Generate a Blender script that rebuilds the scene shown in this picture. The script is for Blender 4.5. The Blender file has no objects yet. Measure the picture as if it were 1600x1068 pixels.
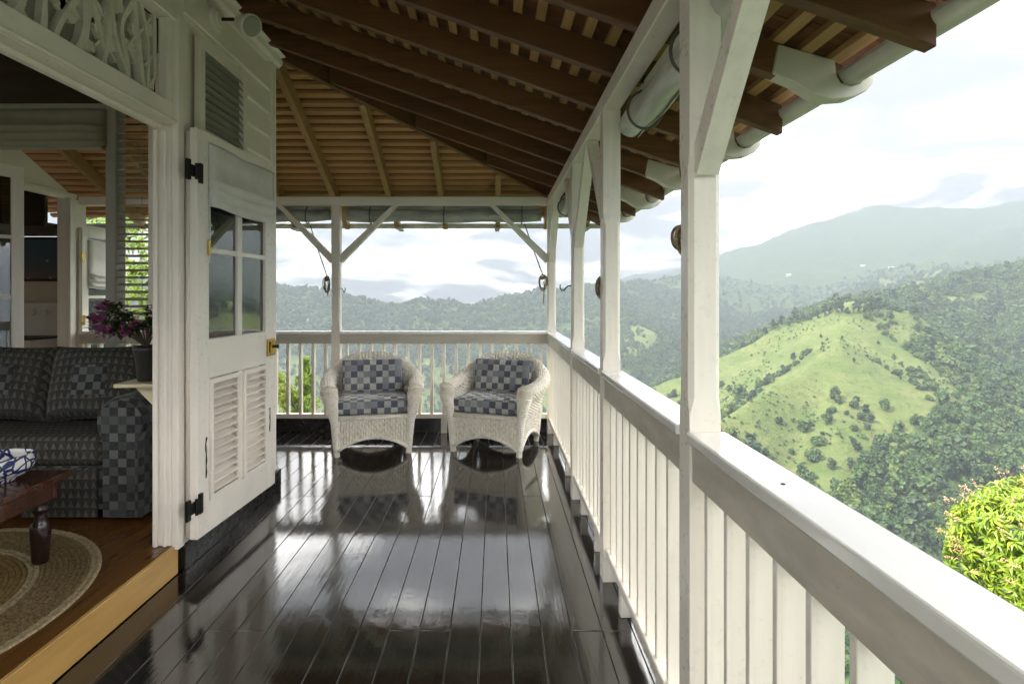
import bpy, bmesh, math, random
import numpy as np
from mathutils import Vector, Matrix

R = math.radians
rnd = random.Random(7)
scene = bpy.context.scene
COL = scene.collection

# ------------------------------------------------------------------ camera, sky, sun, exposure
FPX, VX, VY, EYE = 900.0, 774.0, 460.0, 1.4      # focal length and vanishing point in photo pixels
cam_d = bpy.data.cameras.new('camera')
cam_d.sensor_width = 36.0
cam_d.lens = 36.0 * FPX / 1600.0
cam_d.shift_x = (800.0 - VX) / 1600.0
cam_d.shift_y = -(534.0 - VY) / 1600.0
cam_d.clip_start, cam_d.clip_end = 0.05, 30000.0
cam = bpy.data.objects.new('camera', cam_d)
cam.location = (0, 0, EYE)
cam.rotation_euler = (R(90), 0, 0)
COL.objects.link(cam)
scene.camera = cam

SUN_TO = Vector((-0.88, -0.20, 0.92)).normalized()
sun_d = bpy.data.lights.new('sun', 'SUN')
sun_d.energy, sun_d.angle, sun_d.color = 1.5, R(10), (1.0, 0.95, 0.86)
sun = bpy.data.objects.new('sun', sun_d)
sun.rotation_euler = (-SUN_TO).to_track_quat('-Z', 'Y').to_euler()
COL.objects.link(sun)

world = bpy.data.worlds.new('World')
scene.world = world
world.use_nodes = True
wt = world.node_tree
wt.nodes.clear()
def wn(t, **k):
    n = wt.nodes.new(t)
    for a, b in k.items(): setattr(n, a, b)
    return n
w_out = wn('ShaderNodeOutputWorld')
w_sky = wn('ShaderNodeTexSky', sky_type='NISHITA', sun_disc=False)
w_sky.sun_elevation = math.asin(SUN_TO.z)
w_sky.sun_rotation = math.atan2(SUN_TO.x, SUN_TO.y)
w_sky.air_density, w_sky.dust_density = 1.0, 2.0
w_b1 = wn('ShaderNodeBackground'); w_b1.inputs[1].default_value = 0.12
wt.links.new(w_sky.outputs[0], w_b1.inputs[0])
# broken cloud: a flat cloud layer seen in perspective (direction divided by its height)
w_tc = wn('ShaderNodeTexCoord')
w_sep = wn('ShaderNodeSeparateXYZ'); wt.links.new(w_tc.outputs['Generated'], w_sep.inputs[0])
w_abs = wn('ShaderNodeMath', operation='ABSOLUTE'); wt.links.new(w_sep.outputs[2], w_abs.inputs[0])
w_h = wn('ShaderNodeMath', operation='ADD'); wt.links.new(w_abs.outputs[0], w_h.inputs[0]); w_h.inputs[1].default_value = 0.22
w_dx = wn('ShaderNodeMath', operation='DIVIDE'); wt.links.new(w_sep.outputs[0], w_dx.inputs[0]); wt.links.new(w_h.outputs[0], w_dx.inputs[1])
w_dy = wn('ShaderNodeMath', operation='DIVIDE'); wt.links.new(w_sep.outputs[1], w_dy.inputs[0]); wt.links.new(w_h.outputs[0], w_dy.inputs[1])
w_cmb = wn('ShaderNodeCombineXYZ'); wt.links.new(w_dx.outputs[0], w_cmb.inputs[0]); wt.links.new(w_dy.outputs[0], w_cmb.inputs[1])
w_nz = wn('ShaderNodeTexNoise'); w_nz.inputs['Scale'].default_value = 1.35; w_nz.inputs['Detail'].default_value = 8; w_nz.inputs['Roughness'].default_value = 0.5
w_nz.inputs['Distortion'].default_value = 0.35
w_off = wn('ShaderNodeVectorMath', operation='ADD'); w_off.inputs[1].default_value = (8.18, 2.72, 0.0)
wt.links.new(w_cmb.outputs[0], w_off.inputs[0])
wt.links.new(w_off.outputs[0], w_nz.inputs['Vector'])
w_cr = wn('ShaderNodeValToRGB')
w_cr.color_ramp.elements[0].position, w_cr.color_ramp.elements[0].color = 0.36, (0.078, 0.077, 0.0775, 1)
w_cr.color_ramp.elements[1].position, w_cr.color_ramp.elements[1].color = 0.575, (1.0, 0.975, 0.93, 1)
_e = w_cr.color_ramp.elements.new(0.445); _e.color = (0.105, 0.1035, 0.102, 1)
wt.links.new(w_nz.outputs[0], w_cr.inputs[0])
w_b2 = wn('ShaderNodeBackground'); w_b2.inputs[1].default_value = 0.80
wt.links.new(w_cr.outputs[0], w_b2.inputs[0])
w_mx = wn('ShaderNodeMixShader'); w_mx.inputs[0].default_value = 0.988
wt.links.new(w_b1.outputs[0], w_mx.inputs[1]); wt.links.new(w_b2.outputs[0], w_mx.inputs[2])
wt.links.new(w_mx.outputs[0], w_out.inputs[0])

vs = scene.view_settings
vs.view_transform, vs.look, vs.exposure, vs.gamma = 'Standard', 'None', 4.15, 1.0
vs.use_curve_mapping = False
scene.render.engine = 'CYCLES'
cy = scene.cycles
cy.use_denoising = True
cy.max_bounces, cy.diffuse_bounces, cy.glossy_bounces, cy.transmission_bounces = 12, 8, 4, 6
cy.volume_bounces, cy.transparent_max_bounces = 1, 12
cy.sample_clamp_indirect = 15.0
cy.caustics_reflective, cy.caustics_refractive, cy.blur_glossy = True, False, 0.6

# ------------------------------------------------------------------ mesh helpers
class MB:
    """collects shapes in world (or local) coordinates"""
    def __init__(s): s.v, s.f = [], []
    def add(s, vs_, fs_):
        o = len(s.v); s.v.extend([tuple(p) for p in vs_]); s.f.extend([tuple(i + o for i in q) for q in fs_]); return s
    def box(s, x0, x1, y0, y1, z0, z1):
        v = [(x, y, z) for x in (x0, x1) for y in (y0, y1) for z in (z0, z1)]
        return s.add(v, [(0,1,3,2),(4,6,7,5),(0,4,5,1),(2,3,7,6),(0,2,6,4),(1,5,7,3)])
    def beam(s, p, q, w, h, up=(0,0,1)):
        """bar from p to q (centre line); w across, h along up"""
        p, q = Vector(p), Vector(q); d = (q - p).normalized(); u = Vector(up)
        sd = d.cross(u).normalized(); u = sd.cross(d).normalized()
        v = []
        for c in (p, q):
            for a, b in ((-1,-1),(1,-1),(1,1),(-1,1)): v.append(c + sd*(a*w/2) + u*(b*h/2))
        return s.add(v, [(0,1,2,3),(7,6,5,4),(0,4,5,1),(1,5,6,2),(2,6,7,3),(3,7,4,0)])
    def prism(s, poly, axis, a0, a1):
        """extrude a polygon; axis 'x': poly is (y,z); 'y': (x,z); 'z': (x,y)"""
        def P(p, a): return {'x': (a, p[0], p[1]), 'y': (p[0], a, p[1]), 'z': (p[0], p[1], a)}[axis]
        n = len(poly)
        v = [P(p, a0) for p in poly] + [P(p, a1) for p in poly]
        return s.add(v, [tuple(range(n)), tuple(range(2*n-1, n-1, -1))] + [(i, i+n, (i+1)%n+n, (i+1)%n) for i in range(n)])
    def tube(s, pts, r, n=8, closed=False, caps=True):
        pts = [Vector(p) for p in pts]; m = len(pts)
        rs = r if isinstance(r, (list, tuple)) else [r]*m
        prev = None; v = []
        for i in range(m):
            a = pts[(i-1) % m] if (closed or i > 0) else pts[i]
            b = pts[(i+1) % m] if (closed or i < m-1) else pts[i]
            t = (b - a).normalized() if (b - a).length > 1e-9 else Vector((0,0,1))
            if prev is None:
                prev = t.orthogonal().normalized()
            else:
                prev = (prev - t*prev.dot(t)); prev = prev.normalized() if prev.length > 1e-6 else t.orthogonal().normalized()
            bn = t.cross(prev)
            for k in range(n):
                c, sn = math.cos(2*math.pi*k/n), math.sin(2*math.pi*k/n)
                v.append(pts[i] + prev*(c*rs[i]) + bn*(sn*rs[i]))
        f = []
        for i in range(m if closed else m-1):
            j = (i+1) % m
            for k in range(n):
                f.append((i*n+k, i*n+(k+1)%n, j*n+(k+1)%n, j*n+k))
        if caps and not closed:
            f.append(tuple(range(n-1, -1, -1))); f.append(tuple((m-1)*n+k for k in range(n)))
        return s.add(v, f)
    def lathe(s, prof, c, n=24):
        """prof: list of (r,z) bottom to top around c"""
        v = []; m = len(prof)
        for r, z in prof:
            for k in range(n):
                a = 2*math.pi*k/n; v.append((c[0]+r*math.cos(a), c[1]+r*math.sin(a), c[2]+z))
        f = [(i*n+k, i*n+(k+1)%n, (i+1)*n+(k+1)%n, (i+1)*n+k) for i in range(m-1) for k in range(n)]
        f.append(tuple(range(n-1,-1,-1))); f.append(tuple((m-1)*n+k for k in range(n)))
        return s.add(v, f)
    def grid(s, fn, nu, nv, closed_u=False):
        v = [fn(i/(nu if closed_u else nu-1), j/(nv-1)) for i in range(nu) for j in range(nv)]
        f = [(i*nv+j, ((i+1)%nu)*nv+j, ((i+1)%nu)*nv+j+1, i*nv+j+1) for i in range(nu if closed_u else nu-1) for j in range(nv-1)]
        return s.add(v, f)

def wloc(o):
    p = Vector((0,0,0))
    while o is not None:
        p = p + o.location; o = o.parent
    return p
def mesh_of(mb, name, mat, off=(0,0,0), bevel=0.0, smooth=False, seg=1):
    me = bpy.data.meshes.new(name)
    ox, oy, oz = off
    me.from_pydata([(x-ox, y-oy, z-oz) for x, y, z in mb.v], [], mb.f)
    bm = bmesh.new(); bm.from_mesh(me)
    bmesh.ops.recalc_face_normals(bm, faces=bm.faces)
    if bevel > 0:
        bmesh.ops.bevel(bm, geom=list(bm.edges), offset=bevel, segments=seg, affect='EDGES', profile=0.5, clamp_overlap=True)
    bm.to_mesh(me); bm.free()
    if smooth:
        me.polygons.foreach_set('use_smooth', [True]*len(me.polygons))
    if mat is not None: me.materials.append(mat)
    return me
def link(o, parent=None):
    COL.objects.link(o)
    if parent is not None: o.parent = parent
    return o
def tag(o, label=None, cat=None, group=None, kind=None):
    if label: o['label'] = label
    if cat: o['category'] = cat
    if group: o['group'] = group
    if kind: o['kind'] = kind
    return o
def thing(name, loc, label, cat, group=None, rz=0.0):
    o = bpy.data.objects.new(name, None); o.location = loc; o.rotation_euler = (0,0,rz); o.empty_display_size = 0.1
    link(o); return tag(o, label, cat, group, 'thing')
def part(name, mb, mat, parent=None, bevel=0.0, smooth=False, local=False, label=None, kind=None, seg=1, at=None):
    """one mesh object. World coordinates unless local; at = own origin in the same coordinates"""
    base = Vector((0,0,0)) if (local or parent is None) else wloc(parent)
    org = Vector(at) if at is not None else base
    me = mesh_of(mb, name, mat, org, bevel, smooth, seg)
    o = bpy.data.objects.new(name, me); o.location = org - base
    link(o, parent)
    return tag(o, label, None, None, kind)
def solo(name, mb, mat, label, cat, group=None, at=(0,0,0), **k):
    return tag(part(name, mb, mat, None, at=at, **k), label, cat, group)
def struct(name, mb, mat, **k):
    return tag(part(name, mb, mat, None, **k), kind='structure')
def piece(name, me, loc, parent, rot=None, scale=None):
    """object that shares mesh data; loc is in the parent's coordinates"""
    o = bpy.data.objects.new(name, me); o.location = loc
    if rot is not None: o.rotation_euler = rot
    if scale is not None: o.scale = scale
    return link(o, parent)

# ------------------------------------------------------------------ procedural materials
class NT:
    def __init__(s, name):
        s.m = bpy.data.materials.new(name); s.m.use_nodes = True; s.t = s.m.node_tree; s.t.nodes.clear()
        s.out = s.t.nodes.new('ShaderNodeOutputMaterial')
        s.b = s.t.nodes.new('ShaderNodeBsdfPrincipled'); s.t.links.new(s.b.outputs[0], s.out.inputs[0])
    def n(s, t, **k):
        q = s.t.nodes.new(t)
        for a, b in k.items(): setattr(q, a, b)
        return q
    def l(s, a, b): s.t.links.new(a, b)
    def coord(s, scale=(1,1,1), kind='Object', loc=(0,0,0), rot=(0,0,0)):
        c = s.n('ShaderNodeTexCoord'); mp = s.n('ShaderNodeMapping')
        mp.inputs['Scale'].default_value = scale; mp.inputs['Location'].default_value = loc; mp.inputs['Rotation'].default_value = rot
        s.l(c.outputs[kind], mp.inputs[0]); return mp.outputs[0]
    def noise(s, vec, scale, detail=5, rough=0.55, dist=0.0):
        q = s.n('ShaderNodeTexNoise'); q.inputs['Scale'].default_value = scale; q.inputs['Detail'].default_value = detail
        q.inputs['Roughness'].default_value = rough; q.inputs['Distortion'].default_value = dist
        s.l(vec, q.inputs['Vector']); return q.outputs[0]
    def ramp(s, fac, stops, interp='LINEAR'):
        q = s.n('ShaderNodeValToRGB'); r = q.color_ramp; r.interpolation = interp
        while len(r.elements) < len(stops): r.elements.new(0.5)
        for e, (p, c) in zip(r.elements, stops):
            e.position = p; e.color = (c[0], c[1], c[2], 1) if not isinstance(c, (int, float)) else (c, c, c, 1)
        s.l(fac, q.inputs[0]); return q.outputs[0]
    def mix(s, fac, a, b, mode='MIX'):
        q = s.n('ShaderNodeMix', data_type='RGBA', blend_type=mode)
        for v, i in ((fac, 0), (a, 6), (b, 7)):
            if hasattr(v, 'is_linked') or hasattr(v, 'node'): s.l(v, q.inputs[i])
            elif i == 0: q.inputs[0].default_value = v
            else: q.inputs[i].default_value = (v[0], v[1], v[2], 1)
        return q.outputs[2]
    def math(s, op, a, b=None):
        q = s.n('ShaderNodeMath', operation=op)
        for i, v in enumerate((a, b)):
            if v is None: continue
            if isinstance(v, (int, float)): q.inputs[i].default_value = v
            else: s.l(v, q.inputs[i])
        return q.outputs[0]
    def bump(s, h, strength=0.3, dist=0.01):
        q = s.n('ShaderNodeBump'); q.inputs['Strength'].default_value = strength; q.inputs['Distance'].default_value = dist
        s.l(h, q.inputs['Height']); s.l(q.outputs[0], s.b.inputs['Normal']); return q
    def rand(s): return s.n('ShaderNodeObjectInfo').outputs['Random']
    def set(s, **k):
        for a, v in k.items():
            a = {'rough': 'Roughness', 'base': 'Base Color', 'metal': 'Metallic', 'spec': 'Specular IOR Level', 'trans': 'Transmission Weight',
                 'coat': 'Coat Weight', 'coat_r': 'Coat Roughness', 'ior': 'IOR', 'alpha': 'Alpha', 'sheen': 'Sheen Weight', 'sss': 'Subsurface Weight'}[a]
            if hasattr(v, 'node'): s.l(v, s.b.inputs[a])
            elif isinstance(v, (tuple, list)): s.b.inputs[a].default_value = (v[0], v[1], v[2], 1)
            else: s.b.inputs[a].default_value = v
        return s

def c_mul(c, k): return tuple(x*k for x in c)
def m_paint(name, c, rough=0.35, dirt=0.12, bump=0.08, streak=(1,1,1), chips=None):
    """painted timber: faint blotches, fine brush relief, a little grime"""
    t = NT(name); v = t.coord(streak); g = t.coord()
    n1 = t.noise(v, 3.0, 6, 0.6); n2 = t.noise(g, 38.0, 4, 0.6)
    col = t.mix(t.ramp(n1, [(0.38, 0.0), (0.72, 1.0)]), c, c_mul(c, 1-dirt))
    col = t.mix(t.math('MULTIPLY', t.rand(), 0.5), col, c_mul(c, 1-dirt*0.7))
    if chips:
        col = t.mix(t.ramp(t.noise(g, 17.0, 8, 0.7), [(0.67, 0.0), (0.72, 1.0)]), col, chips)
    t.set(base=col, rough=t.ramp(n2, [(0.3, rough*0.8), (0.75, min(1, rough*1.4))]))
    t.bump(t.math('ADD', t.math('MULTIPLY', n2, 0.5), n1), bump, 0.004)
    return t.m
def m_wood(name, c1, c2, rough=0.5, grain=(3,40,40), bump=0.2, coat=0.0, spec=0.4):
    t = NT(name); v = t.coord(grain)
    r = t.rand(); off = t.n('ShaderNodeVectorMath', operation='ADD'); cb = t.n('ShaderNodeCombineXYZ')
    rr = t.math('MULTIPLY', r, 40.0)
    for i in range(3): t.l(rr, cb.inputs[i])
    t.l(v, off.inputs[0]); t.l(cb.outputs[0], off.inputs[1])
    n1 = t.noise(off.outputs[0], 1.0, 8, 0.62, 0.6)
    n2 = t.noise(t.coord(), 2.3, 3)
    col = t.mix(t.ramp(n1, [(0.32, 0.0), (0.68, 1.0)]), c1, c2)
    col = t.mix(t.math('MULTIPLY', t.ramp(n2, [(0.4, 0.0), (0.75, 1.0)]), 0.5), col, c_mul(c1, 0.55))
    col = t.mix(t.math('MULTIPLY', r, 0.45), col, c_mul(c2, 0.75))
    t.set(base=col, rough=rough, coat=coat, spec=spec); t.bump(n1, bump, 0.004)
    return t.m
def m_plain(name, c, rough=0.5, metal=0.0, var=0.15, scale=12, bump=0.1, spec=0.5):
    t = NT(name); n1 = t.noise(t.coord(), scale, 5, 0.6)
    t.set(base=t.mix(t.ramp(n1, [(0.35, 0.0), (0.7, 1.0)]), c, c_mul(c, 1-var)), rough=rough, metal=metal, spec=spec)
    if bump: t.bump(n1, bump, 0.003)
    return t.m
M = {}
WHITE = (0.86, 0.805, 0.72)
M['white'] = m_paint('white_paint', WHITE, 0.32, 0.14, 0.10)
M['white_v'] = m_paint('white_paint_upright', (0.86, 0.81, 0.72), 0.30, 0.14, 0.16, (8, 8, 0.8), (0.50, 0.45, 0.36))
M['white_wall'] = m_paint('white_wall_paint', (0.86, 0.81, 0.725), 0.42, 0.10, 0.08, (1.5, 0.6, 4))
M['cap'] = m_paint('glossy_rail_paint', (0.80, 0.79, 0.75), 0.16, 0.08, 0.03, (6, 0.8, 6))
M['cap'].node_tree.nodes['Principled BSDF'].inputs['Coat Weight'].default_value = 1.0
M['cap'].node_tree.nodes['Principled BSDF'].inputs['Coat Roughness'].default_value = 0.10
M['rail'] = m_paint('shaded_worn_rail_paint', (0.60, 0.555, 0.465), 0.38, 0.38, 0.15, (1.2, 1.2, 5), (0.30, 0.26, 0.20))  # rail boards' backlit shade is in the base colour; dirt and chips are wear
M['trim_grey'] = m_paint('grey_louvre_paint', (0.33, 0.32, 0.27), 0.45, 0.15, 0.1)
M['black_paint'] = m_paint('black_skirting_paint', (0.012, 0.011, 0.010), 0.28, 0.3, 0.15)
M['iron'] = m_plain('black_iron', (0.015, 0.014, 0.013), 0.45, 0.6)
M['brass'] = m_plain('brass', (0.62, 0.42, 0.12), 0.25, 1.0, 0.35, 30)
M['gutter'] = m_paint('grey_gutter', (0.62, 0.61, 0.56), 0.5, 0.35, 0.15, (4, 0.7, 4))
M['bracket'] = m_paint('bracket_paint', (0.66, 0.64, 0.56), 0.5, 0.25, 0.12)
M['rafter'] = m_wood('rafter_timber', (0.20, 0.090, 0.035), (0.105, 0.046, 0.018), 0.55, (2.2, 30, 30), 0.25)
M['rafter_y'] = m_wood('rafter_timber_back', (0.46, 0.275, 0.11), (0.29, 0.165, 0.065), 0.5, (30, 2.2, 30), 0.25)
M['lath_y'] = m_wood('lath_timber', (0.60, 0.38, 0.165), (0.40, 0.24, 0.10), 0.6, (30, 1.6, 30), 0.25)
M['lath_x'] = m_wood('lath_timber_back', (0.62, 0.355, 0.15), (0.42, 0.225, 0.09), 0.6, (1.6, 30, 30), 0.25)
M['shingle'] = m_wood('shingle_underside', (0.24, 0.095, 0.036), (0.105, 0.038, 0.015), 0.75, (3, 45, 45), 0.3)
M['roofing'] = m_plain('weathered_shingles', (0.11, 0.10, 0.09), 0.9)

# ------------------------------------------------------------------ land: hills, valley, woods
def P(px, py, d):
    """a point d metres ahead, seen at that place of the photograph"""
    return ((px - VX)/FPX*d, d, EYE - (py - VY)/FPX*d)
RIDGES = [
    # (points, side slope, crest rounding in m, smooth weight)
    ([(-60,-90,-2.5),(-25,-20,-3.0),(-9,-4,-3.2),(-7,6.5,-3.4)], 0.62, 4.0),                     # the knoll that carries the house
    ([P(1332,480,540), P(1318,512,490), P(1310,540,445)], 0.62, 7),                           # grassy hill, crest
    ([P(1310,540,445), P(1225,598,405), P(1120,664,360), P(1040,716,330)], 0.90, 2.5),            # its left front spur
    ([P(1310,540,445), P(1392,596,425), P(1440,640,400), P(1475,695,370), P(1560,765,335)], 0.80, 3),
    ([P(1316,535,450), P(1400,582,455), P(1470,612,455), P(1540,655,440)], 0.85, 2.5),
    ([P(1310,552,440), P(1300,640,385), P(1285,750,325)], 0.60, 12),
    ([P(1332,480,540), P(1420,492,545), P(1500,560,520), P(1600,640,500), P(1700,720,480)], 0.80, 3),
    ([P(1332,480,540), P(1230,512,560), P(1120,560,570), P(1010,606,580), P(900,655,590)], 0.75, 4),
    ([P(1332,480,540), P(1345,476,640), P(1400,478,760)], 0.55, 10),
    # wooded slope on the right
    ([P(1340,474,700), P(1450,455,780), P(1530,430,820), P(1620,408,850), P(1800,370,880), P(2200,330,900)], 0.50, 15),
    ([P(1560,425,830), P(1600,520,680), P(1640,610,560), P(1700,720,470)], 0.55, 10),
    ([P(1480,448,780), P(1490,495,680)], 0.55, 10),
    # ridge that closes the valley
    ([P(-700,420,1500), P(-100,425,1450), P(250,438,1400), P(425,447,1350), P(500,455,1330), P(560,467,1330), P(618,482,1350), P(660,471,1330), P(700,475,1330),
      P(745,484,1330), P(790,468,1350), P(850,456,1400), P(930,447,1500), P(1000,441,1700), P(1075,430,1900)], 0.46, 12),
    ([P(425,447,1350), P(470,520,1150), P(520,600,1000)], 0.5, 12), ([P(660,471,1330), P(690,540,1120), P(640,620,950)], 0.5, 12),
    ([P(850,456,1400), P(800,540,1120), P(830,620,950)], 0.5, 12), ([P(960,446,1550), P(960,480,1250), P(1010,520,1050), P(930,600,860)], 0.5, 12),
    ([P(1075,430,1900), P(1060,470,1500), P(1100,540,1100)], 0.5, 15),
    # hazy middle ridges on the right
    ([P(1075,430,1900), P(1180,436,2100), P(1300,428,2200), P(1390,424,1800), P(1450,412,1650), P(1530,414,1600), P(1640,402,1600), P(1900,380,1600)], 0.42, 15),
    ([P(1240,432,2150), P(1230,470,1700), P(1190,500,1400)], 0.45, 15), ([P(1390,424,1800), P(1370,452,1350)], 0.45, 15),
    ([P(1480,414,1620), P(1440,440,1200), P(1430,462,1000)], 0.45, 12),
    # far mountain
    ([P(1000,425,3900), P(1126,408,3700), P(1200,378,3500), P(1238,374,3500)], 0.5, 30),
    ([P(1140,408,3000), P(1200,384,2950), P(1280,345,2900), P(1375,327,2850), P(1480,331,2800), P(1600,318,2750), P(1800,300,2700), P(2300,310,2600)], 0.42, 30),
    ([P(1600,345,2450), P(1500,395,2050)], 0.45, 25), ([P(1375,327,2850), P(1350,400,2350)], 0.45, 25),
]
SEG = []
for pts_, sl, rr in RIDGES:
    for a, b in zip(pts_[:-1], pts_[1:]): SEG.append((a, b, sl, rr))

_tab = np.random.RandomState(3).rand(256, 256)
def vnoise(x, y):
    xi, yi = np.floor(x).astype(int), np.floor(y).astype(int); xf, yf = x-xi, y-yi
    u, w = xf*xf*(3-2*xf), yf*yf*(3-2*yf)
    g = lambda i, j: _tab[i & 255, j & 255]
    return (g(xi,yi)*(1-u)+g(xi+1,yi)*u)*(1-w) + (g(xi,yi+1)*(1-u)+g(xi+1,yi+1)*u)*w
def fbm(x, y, s, o=4):
    t = np.zeros_like(x); a = 1.0; n = 0.0
    for k in range(o):
        t += a*(vnoise(x/s+17.3*k, y/s+5.1*k)*2-1); n += a; a *= 0.5; s *= 0.5
    return t/n
def height(x, y):
    x = np.asarray(x, float); y = np.asarray(y, float)
    r = np.hypot(x, y)
    wx = x + fbm(x, y, 120, 3)*np.clip(r*0.03, 0, 22); wy = y + fbm(x+900, y-400, 120, 3)*np.clip(r*0.03, 0, 22)
    best = np.full(x.shape, -185.0); acc = np.exp((best+185)/6.0)
    top = best.copy(); hs = []
    for a, b, sl, rr in SEG:
        ax, ay, az = a; dx, dy, dz = b[0]-ax, b[1]-ay, b[2]-az
        L = dx*dx+dy*dy
        # the crest itself is left unwarped so that skylines stay put
        t = np.clip(((x-ax)*dx+(y-ay)*dy)/L, 0, 1); d0 = np.hypot(x-ax-t*dx, y-ay-t*dy)
        k = np.clip(d0/60.0, 0, 1)
        X = x*(1-k)+wx*k; Y = y*(1-k)+wy*k
        t = np.clip(((X-ax)*dx+(Y-ay)*dy)/L, 0, 1); d = np.hypot(X-ax-t*dx, Y-ay-t*dy)
        hs.append(az+t*dz - sl*(np.sqrt(d*d+rr*rr)-rr))
    hs = np.stack(hs+[np.full(x.shape, -185.0)]); m = hs.max(0); kk = np.clip(r*0.006, 0.25, 5.0)
    h = m + kk*np.log(np.exp((hs-m)/kk).sum(0)) - kk*0.4
    g = np.clip((r-25)/200.0, 0, 1)
    h += g*(fbm(x, y, 46, 4)*2.6 + (0.35-np.abs(fbm(x+300, y, 75, 4)))*7.5*np.clip(r/500, 0, 1.8))
    h += np.clip((r-10)/30, 0, 1)*fbm(x, y, 9, 3)*0.5
    h += np.clip((r-2000)/500, 0, 1)*(0.22-np.abs(fbm(x, y, 480, 4)))*90
    return h
def cast(px, py, d0=60.0, d1=4000.0):
    """where the sight line through a place of the photograph meets the land"""
    d = np.exp(np.linspace(math.log(d0), math.log(d1), 500))
    z = EYE - (py-VY)/FPX*d; h = height((px-VX)/FPX*d, d)
    k = np.nonzero(h > z)[0]
    if len(k) == 0: return None
    i = k[0]; return ((px-VX)/FPX*d[i], d[i], h[i])

# where the hill is grass: plan outline taken on the land
def plan_poly(pix): 
    q = [cast(*p) for p in pix]; return np.array([(a[0], a[1]) for a in q if a is not None])
def inside(poly, x, y):
    c = np.zeros(x.shape, bool); n = len(poly)
    for i in range(n):
        x0, y0 = poly[i]; x1, y1 = poly[i-1]
        hit = ((y0 > y) != (y1 > y)) & (x < (x1-x0)*(y-y0)/(y1-y0+1e-12)+x0); c ^= hit
    return c
def seg_dist(pts_, x, y):
    d = np.full(x.shape, 1e9)
    for a, b in zip(pts_[:-1], pts_[1:]):
        dx, dy = b[0]-a[0], b[1]-a[1]; L = dx*dx+dy*dy+1e-9
        t = np.clip(((x-a[0])*dx+(y-a[1])*dy)/L, 0, 1); d = np.minimum(d, np.hypot(x-a[0]-t*dx, y-a[1]-t*dy))
    return d
GRASS = [plan_poly([(1010,610),(1120,566),(1228,516),(1330,488),(1415,497),(1505,568),(1592,636),(1545,652),(1500,640),(1482,628),(1462,650),(1440,656),(1418,650),(1450,684),(1480,706),(1440,700),
                    (1400,694),(1380,705),(1345,735),(1322,770),(1318,830),(1300,870),(1250,850),(1180,790),(1100,740),(1030,720),(990,690)]),
         plan_poly([(975,525),(1015,512),(1030,540),(1000,560),(970,560)]), plan_poly([(1440,470),(1545,455),(1560,485),(1500,500)]),
         plan_poly([(1360,440),(1470,424),(1510,440),(1420,455)]),
         plan_poly([(520,585),(600,560),(700,572),(770,556),(870,575),(870,650),(700,655),(520,655)]), plan_poly([(405,570),(470,560),(505,590),(500,655),(405,655)])]
CREST_L = [P(1332,480,540), P(1230,512,560), P(1120,560,570), P(1010,606,580), P(940,640,586)]
CREST_R = [P(1332,480,540), P(1420,492,545), P(1500,560,520), P(1592,634,502)]
def grassy(x, y):
    jx, jy = x + fbm(x, y, 30, 4)*10, y + fbm(x+77, y, 30, 4)*10
    g = np.zeros(x.shape)
    for p in GRASS:
        if len(p) > 2: g = np.maximum(g, inside(p, jx, jy).astype(float))
    g = np.maximum(g, (seg_dist(CREST_L, jx, jy) < 20).astype(float)); g = np.maximum(g, (seg_dist(CREST_R, jx, jy) < 13).astype(float))
    return g

NA, NR = 900, 420
ang = np.concatenate([np.linspace(R(-58), R(58), NA), np.linspace(R(58), R(302), 120)[1:]])[:]
rad = np.concatenate([[0.0], np.exp(np.linspace(math.log(6.0), math.log(5200.0), NR))])
A_, R_ = np.meshgrid(ang, rad, indexing='ij')
TX, TY = np.sin(A_)*R_, np.cos(A_)*R_
TZ = np.empty_like(TX)
for i0 in range(0, TX.shape[0], 100): TZ[i0:i0+100] = height(TX[i0:i0+100], TY[i0:i0+100])
TG = grassy(TX, TY)
na, nr = TX.shape
co = np.stack([TX, TY, TZ], -1).reshape(-1, 3)
ii, jj = np.meshgrid(np.arange(na), np.arange(nr-1), indexing='ij'); i2 = (ii+1) % na
quads = np.stack([ii*nr+jj, ii*nr+jj+1, i2*nr+jj+1, i2*nr+jj], -1).reshape(-1, 4)
me = bpy.data.meshes.new('terrain')
me.vertices.add(len(co)); me.vertices.foreach_set('co', co.ravel())
me.loops.add(quads.size); me.loops.foreach_set('vertex_index', quads.ravel().astype(np.int32))
me.polygons.add(len(quads)); me.polygons.foreach_set('loop_start', (np.arange(len(quads))*4).astype(np.int32))
me.polygons.foreach_set('use_smooth', np.ones(len(quads), bool))
me.update(calc_edges=True)
at_ = me.attributes.new('grass', 'FLOAT', 'POINT'); at_.data.foreach_set('value', TG.ravel())
t = NT('hillside')
gat = t.n('ShaderNodeAttribute', attribute_name='grass')
v = t.coord()
n1 = t.noise(v, 0.035, 7, 0.6); n2 = t.noise(v, 0.22, 6, 0.65); n3 = t.noise(t.coord((1, 1, 3)), 1.2, 4, 0.7)
ga = t.mix(t.ramp(n1, [(0.36, 0.0), (0.64, 1.0)]), (0.056, 0.084, 0.022), (0.092, 0.110, 0.036))
ga = t.mix(t.ramp(n2, [(0.50, 0.0), (0.72, 1.0)]), ga, (0.038, 0.055, 0.014))
ga = t.mix(t.math('MULTIPLY', t.ramp(t.noise(v, 0.028, 8, 0.7, 1.0), [(0.58, 0.0), (0.72, 1.0)]), 0.6), ga, (0.10, 0.085, 0.045))
fo = t.mix(t.ramp(n2, [(0.35, 0.0), (0.66, 1.0)]), (0.020, 0.040, 0.011), (0.040, 0.064, 0.017))
fo = t.mix(t.ramp(n1, [(0.52, 0.0), (0.66, 1.0)]), fo, (0.048, 0.068, 0.020))
tr_ = t.noise(t.coord((0.03, 0.03, 0.30)), 1.0, 5, 0.65)          # cattle tracks follow the contours
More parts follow.
